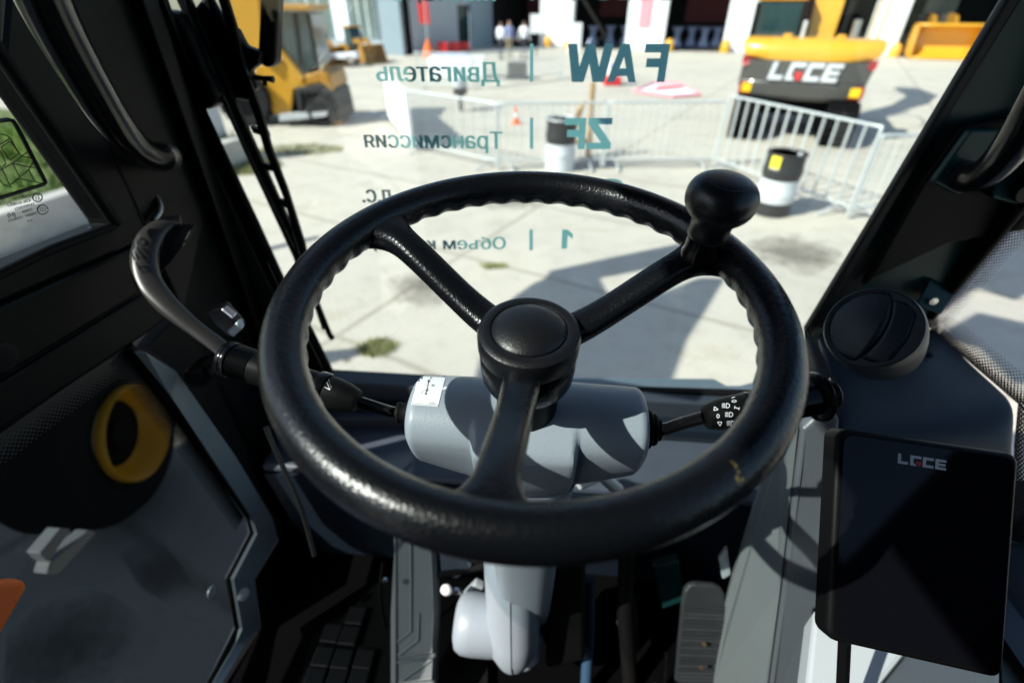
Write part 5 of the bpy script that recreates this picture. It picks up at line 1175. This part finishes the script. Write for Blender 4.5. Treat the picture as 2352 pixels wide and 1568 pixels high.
LV = dict(dx=0, dy=0)
zl2 = lambda x, y: zl(x+LV['dx'], y+LV['dy'])
seg(m, ca, [(1268, 540), (1252, 582), (1297, 592)], .9, zl2)
seg(m, ca, [(1210, 665), (1258, 682)], .9, zl2); seg(m, ca, [(1228, 610), (1278, 625)], .9, zl2); seg(m, ca, [(1252, 618), (1235, 674)], .9, zl2)
m.build('range_marks', M['mark'], grp, recalc=False)
col_ = [o for o in COL.objects if o.parent == lv and o.name.startswith('collar')][0]; cc = caster(col_, .0004); m = MB()
m.add([cc(*zl2(1190, 462)), cc(*zl2(1172, 492)), cc(*zl2(1222, 492))], [(0, 1, 2)]); m.build('arrow_mark', M['mark'], col_, recalc=False)

rv = thing('light_lever', 'black right stalk printed with headlamp symbols and a stepped end knob', 'stalk', C0+R_*XH)
k0 = C0+R_*(XH-.002)+F_*-.004+Z_*.002
MB().lathe([(.0185, 0), (.0205, .003), (.020, .008), (.0165, .010), (.017, .0125), (.0155, .015), (.0115, .0165), (.0115, .019), (.007, .0195)], k0, R_, 28).build('boot', M['rubber'], rv, smooth=40)
k1 = T(1618, 958, .462); k2 = T(1908, 905, .47)
MB().tube(smoothpts([k0, k0+R_*.022, k0.lerp(k1, .6)-Z_*.003, k1]), .0062, 14).build('rod', M['gloss'], rv, smooth=60)
L2 = (k2-k1).length
grp = MB().lathe([(.0090, 0), (.0115, .0015), (.0145, .012), (.0158, .024), (.0160, .040)], k1, k2-k1, 40).build('grip', M['black'], rv, smooth=40)
MB().lathe([(.0148, .0405), (.0166, .0415), (.0166, .0445), (.0150, .0455), (.0150, .048), (.0170, .049), (.0174, .058), (.0170, L2-.018)], k1, k2-k1, 40).build('rotary_grip', M['gloss'], rv, smooth=35)
MB().lathe([(.0170, L2-.0175), (.0235, L2-.016), (.0240, L2-.0125), (.0225, L2-.011), (.0170, L2-.0105)], k1, k2-k1, 40).build('flange', M['gloss'], rv, smooth=35)
MB().lathe([(.0135, L2-.010), (.0140, L2+.001), (.0125, L2+.003), (.001, L2+.0035)], k1, k2-k1, 32).build('end_button', M['black'], rv, smooth=35)
ca = caster(grp, .0004); zr = lambda zx, zy: ((1600+zx*.23595)*.91875, (880+zy*.23595)*.91875); m = MB()
seg(m, ca, [(790, 580), (782, 618), (828, 610), (790, 580)], .8, zr); seg(m, ca, [(820, 738), (866, 738), (848, 778), (820, 738)], .8, zr)
def oval(cx, cy, rx, ry, a0=0, a1=2*PI, n=14): return [(cx+rx*math.cos(a0+(a1-a0)*i/n), cy+ry*math.sin(a0+(a1-a0)*i/n)) for i in range(n+1)]
seg(m, ca, oval(826, 676, 13, 19), .8, zr); seg(m, ca, oval(997, 521, 24, 10), .8, zr); seg(m, ca, [(1000, 585), (1050, 600)], .9, zr); seg(m, ca, [(1005, 570), (998, 600)], .8, zr); seg(m, ca, [(1052, 585), (1044, 612)], .8, zr); seg(m, ca, [(970, 488), (1005, 478)], .9, zr)
for (cx, cy) in [(915, 568), (948, 660), (965, 750)]:
    seg(m, ca, oval(cx, cy, 34, 24, -PI/2, PI/2), .8, zr); seg(m, ca, [(cx, cy-24), (cx-4, cy+26)], .8, zr)
    for k in range(5): seg(m, ca, [(cx-48, cy-20+k*10), (cx-12, cy-22+k*10.5)], .55, zr)
m.build('lamp_symbols', M['mark'], grp, recalc=False)

# ---- pedals, floor mat and odds and ends below
pd = thing('accelerator_pedal', 'ribbed dark accelerator pedal with two brass screws, right of the column', 'pedal', T(1610, 1500, 1.03))
zp = lambda zx, zy: (1561.9+.3359*zx, 1044.6+.3359*zy)
pq = [T(*zp(30, 880), .99), T(*zp(325, 900), .99), T(*zp(255, 1700), 1.06), T(*zp(-45, 1700), 1.06)]
pn = (pq[1]-pq[0]).cross(pq[3]-pq[0]).normalized(); pn = pn if pn.dot(CAM-pq[0]) > 0 else -pn
oc = [(0, .14), (.03, .06), (.12, .012), (.25, 0), (.7, 0), (.88, .02), (.97, .07), (1, .14), (1, 1), (0, 1)]
MB().prism([bilin(pq, s, t) for s, t in oc], -pn*.015).build('plate', M['pedal_dark'], pd, bevel=.005, seg=3)
m = MB()
for k in range(26):
    t_ = .17+k*.031; a, b = bilin(pq, .03, t_), bilin(pq, .97, t_); m.tube([a+pn*.0006, b+pn*.0006], .0026, 6)
m.build('tread_ribs', M['pedal_dark'], pd, smooth=60)
for z in ((155, 1272), (137, 1430)):
    MB().lathe([(.0042, 0), (.0045, .003), (.001, .004)], T(*zp(*z), 1.015)+pn*.006, pn, 12).build('screw', pm('brass', (.6, .42, .2), .3, metal=.9) if 'brass' not in M else M['brass'], pd, smooth=40)
MB().prism([T(1700, 1330, 1.08), T(1725, 1370, 1.08), T(1730, 1460, 1.08), T(1760, 1568, 1.1), T(1680, 1600, 1.1), T(1670, 1380, 1.08)], F_*.03).build('pedal_bracket', M['mblack'], pd, bevel=.008)
bp = thing('brake_pedal', 'tall grey moulded brake pedal with raised rib pattern, left of the column', 'pedal', T(950, 1500, 1.0))
zq = lambda zx, zy: ((780+zx*.28486)*.91875, (1330+zy*.28486)*.91875)
bq = [zq(725, -80), zq(1075, -60), zq(1105, 700), zq(1080, 1400), zq(680, 1400), zq(680, 720)]
def tb(u, v): return T(u, v, 1.0-.00012*(v-1400)*0+.10*max(0, (1390-v)/300)*0-.00025*(v-1390))
MB().prism([tb(*p) for p in bq], F_*.03-Z_*.02).build('pad', M['pedal_grey'], bp, bevel=.008, seg=3)
m = MB()
for pts in [[(868, -60), (872, 860), (750, 955)], [(1035, -60), (1070, 690), (1055, 1040), (760, 1085)], [(735, 0), (735, 1400)], [(940, 700), (935, 935), (760, 1070)], [(750, 1128), (1060, 1098), (1050, 1275), (760, 1310)], [(1050, 1105), (775, 1300)]]:
    m.tube([tb(*zq(*p))-F_*.002 for p in pts], .0032, 8)
m.build('ribs', M['pedal_grey'], bp, smooth=60)
fm = thing('floor_mat', 'black rubber floor mat with raised square studs, left of the brake pedal', 'mat', T(800, 1540, 1.1))
fo = lambda u, v: on(u, v, Z_, -1.185)
MB().prism([fo(900, 1330), fo(860, 1345), fo(740, 1470), fo(690, 1568), fo(660, 1680), fo(1120, 1680), fo(1120, 1330)], Z_*.006).build('mat', M['rubber'], fm)
m = MB()
for zx, zy in [(400, 760), (185, 915), (340, 935), (110, 1120), (280, 1140), (470, 1140), (40, 1310), (230, 1320), (420, 1320)]:
    p = fo(*zq(zx, zy)); m.box(p+Z_*.012, (.042, .042, .016), Matrix.Rotation(-YAW, 3, 'Z'))
m.build('studs', M['ribbed'], fm, bevel=.004)
bh = thing('hose_bundle', 'dark hoses and a blue hydraulic line below the wheel right of the column', 'hoses', T(1360, 1450, .98))
MB().tube([T(1355, 1330, 1.0), T(1352, 1450, 1.0), T(1345, 1600, 1.03)], .012, 12).build('hydraulic_line', pm('blue_hose', (.03, .065, .12), .4), bh, smooth=60)
MB().tube([T(1440, 1230, .99), T(1435, 1400, 1.0), T(1450, 1600, 1.05)], .016, 12).build('hose', M['rubber'], bh, smooth=60)
MB().prism([T(1415, 1430, 1.02), T(1462, 1385, 1.02), T(1468, 1500, 1.04), T(1440, 1495, 1.04)], F_*.02).build('bracket', M['grey_strip'], bh, bevel=.003)
MB().tube([T(1530, 1500, 1.02), T(1528, 1620, 1.06)], .004, 8).build('steel_pipe', M['chrome'], bh)
MB().tube([T(1330, 1110, .80), T(1380, 1090, .82), T(1420, 1125, .84)], .011, 10).build('cable_sheath', M['galv'], bh, smooth=60)
lk = thing('pedal_linkage', 'dark pedal linkage with bright bolts and blue grey plates behind the pedals', 'linkage', T(1060, 1330, 1.0))
MB().prism([T(1010, 1262, 1.02), T(1062, 1270, 1.02), T(1085, 1300, 1.02), T(1050, 1330, 1.03), T(1012, 1318, 1.03)], F_*.02).build('plate', M['shelf'], lk, bevel=.004)
MB().prism([T(1060, 1372, 1.01), T(1092, 1340, 1.01), T(1112, 1350, 1.01), T(1075, 1400, 1.02)], F_*.015).build('bracket', M['trim'], lk, bevel=.003)
MB().lathe([(.011, 0), (.0115, .005), (.008, .009), (.001, .010)], T(1026, 1352, .97), -F_+Z_*.5, 18).build('bolt', M['white_dot'], lk, smooth=50)
MB().tube([T(1000, 1320, 1.03), T(1110, 1300, 1.03)], .008, 10).build('cross_shaft', M['mblack'], lk)
MB().tube(smoothpts([T(880, 1290, 1.02), T(870, 1360, 1.03), T(885, 1440, 1.05)]), .004, 8).build('return_spring', M['mblack'], lk, smooth=60)
MB().prism([T(1500, 1300, 1.06), T(1560, 1285, 1.06), T(1575, 1380, 1.07), T(1520, 1400, 1.07)], F_*.02).build('plate', M['teal_paint'], lk, bevel=.004)
MB().prism([T(1652, 1290, 1.0), T(1672, 1262, 1.0), T(1680, 1320, 1.0), T(1660, 1332, 1.0)], F_*.015).build('bracket', M['trim'], lk, bevel=.003)
MB().lathe([(.009, 0), (.009, .006), (.001, .008)], T(1505, 1575, 1.0), -F_+Z_, 12).build('bolt', M['chrome'], lk, smooth=40)
hz = thing('cable_harness', 'thin pale cable running down beside the door jamb left of the wheel', 'cable', T(690, 1150, .95))
MB().tube(smoothpts([T(610, 980, .85), T(640, 1050, .86), T(690, 1160, .88), T(705, 1210, .9), T(722, 1275, .92)]), .0045, 10).build('cable', M['satin_metal'], hz, smooth=60)

# ---- unseen plates above the view for the raised bucket: shaped to shade the concrete
al = thing('raised_shade_plates', 'unseen flat plates added above the view to cast the shadow of a raised loader bucket', 'shade plates', V((0, 3.6, 2.9)))
def shade(u, v, h):                                                   # the point at height h that shades ground point (u, v)
    g = G(u, v); k = h/math.tan(SUN_EL); return V((g.x-SUN_DIR.x*k, g.y-SUN_DIR.y*k, h))
hh = 3.9
MB().prism([shade(u, v, hh) for u, v in [(1176, 685), (1225, 650), (1250, 640), (1263, 622), (1400, 592), (1571, 557), (1640, 548), (1600, 585), (1556, 602), (1470, 622), (1366, 641), (1375, 660), (1390, 685), (1440, 690), (1520, 672), (1600, 640), (1655, 642), (1620, 700), (1566, 783), (1520, 905), (1080, 905), (1110, 800)]], Z_*.06).build('bucket_shade_plate', M['amber'], al)  # flat plate for the bucket, cut to the outline of its ground shadow
MB().prism([shade(u, v, hh) for u, v in [(612, 568), (725, 542), (727, 549), (614, 577)]], Z_*.03).build('thin_shade_bar', M['mblack'], al)  # unseen bar added to cast the thin shadow on the left concrete
MB().prism([shade(u, v, 3.2) for u, v in [(690, 812), (852, 797), (842, 812), (745, 838), (690, 845)]], Z_*.03).build('low_shade_plate', M['mblack'], al)  # unseen plate added for the shadow patch near the wiper tip
MB().prism([shade(u, v, 4.2) for u, v in [(2195, 540), (2420, 470), (2420, 640), (2330, 690), (2240, 660), (2130, 740), (2100, 700)]], Z_*.05).build('side_plate', M['amber'], al)  # unseen plate added to shade the ground outside the right window
MB().prism([shade(u, v, 4.2) for u, v in [(2150, 770), (2240, 720), (2420, 760), (2420, 890), (2330, 880), (2250, 800)]], Z_*.05).build('side_plate', M['amber'], al)  # second unseen plate added for the nearer shade outside the right window
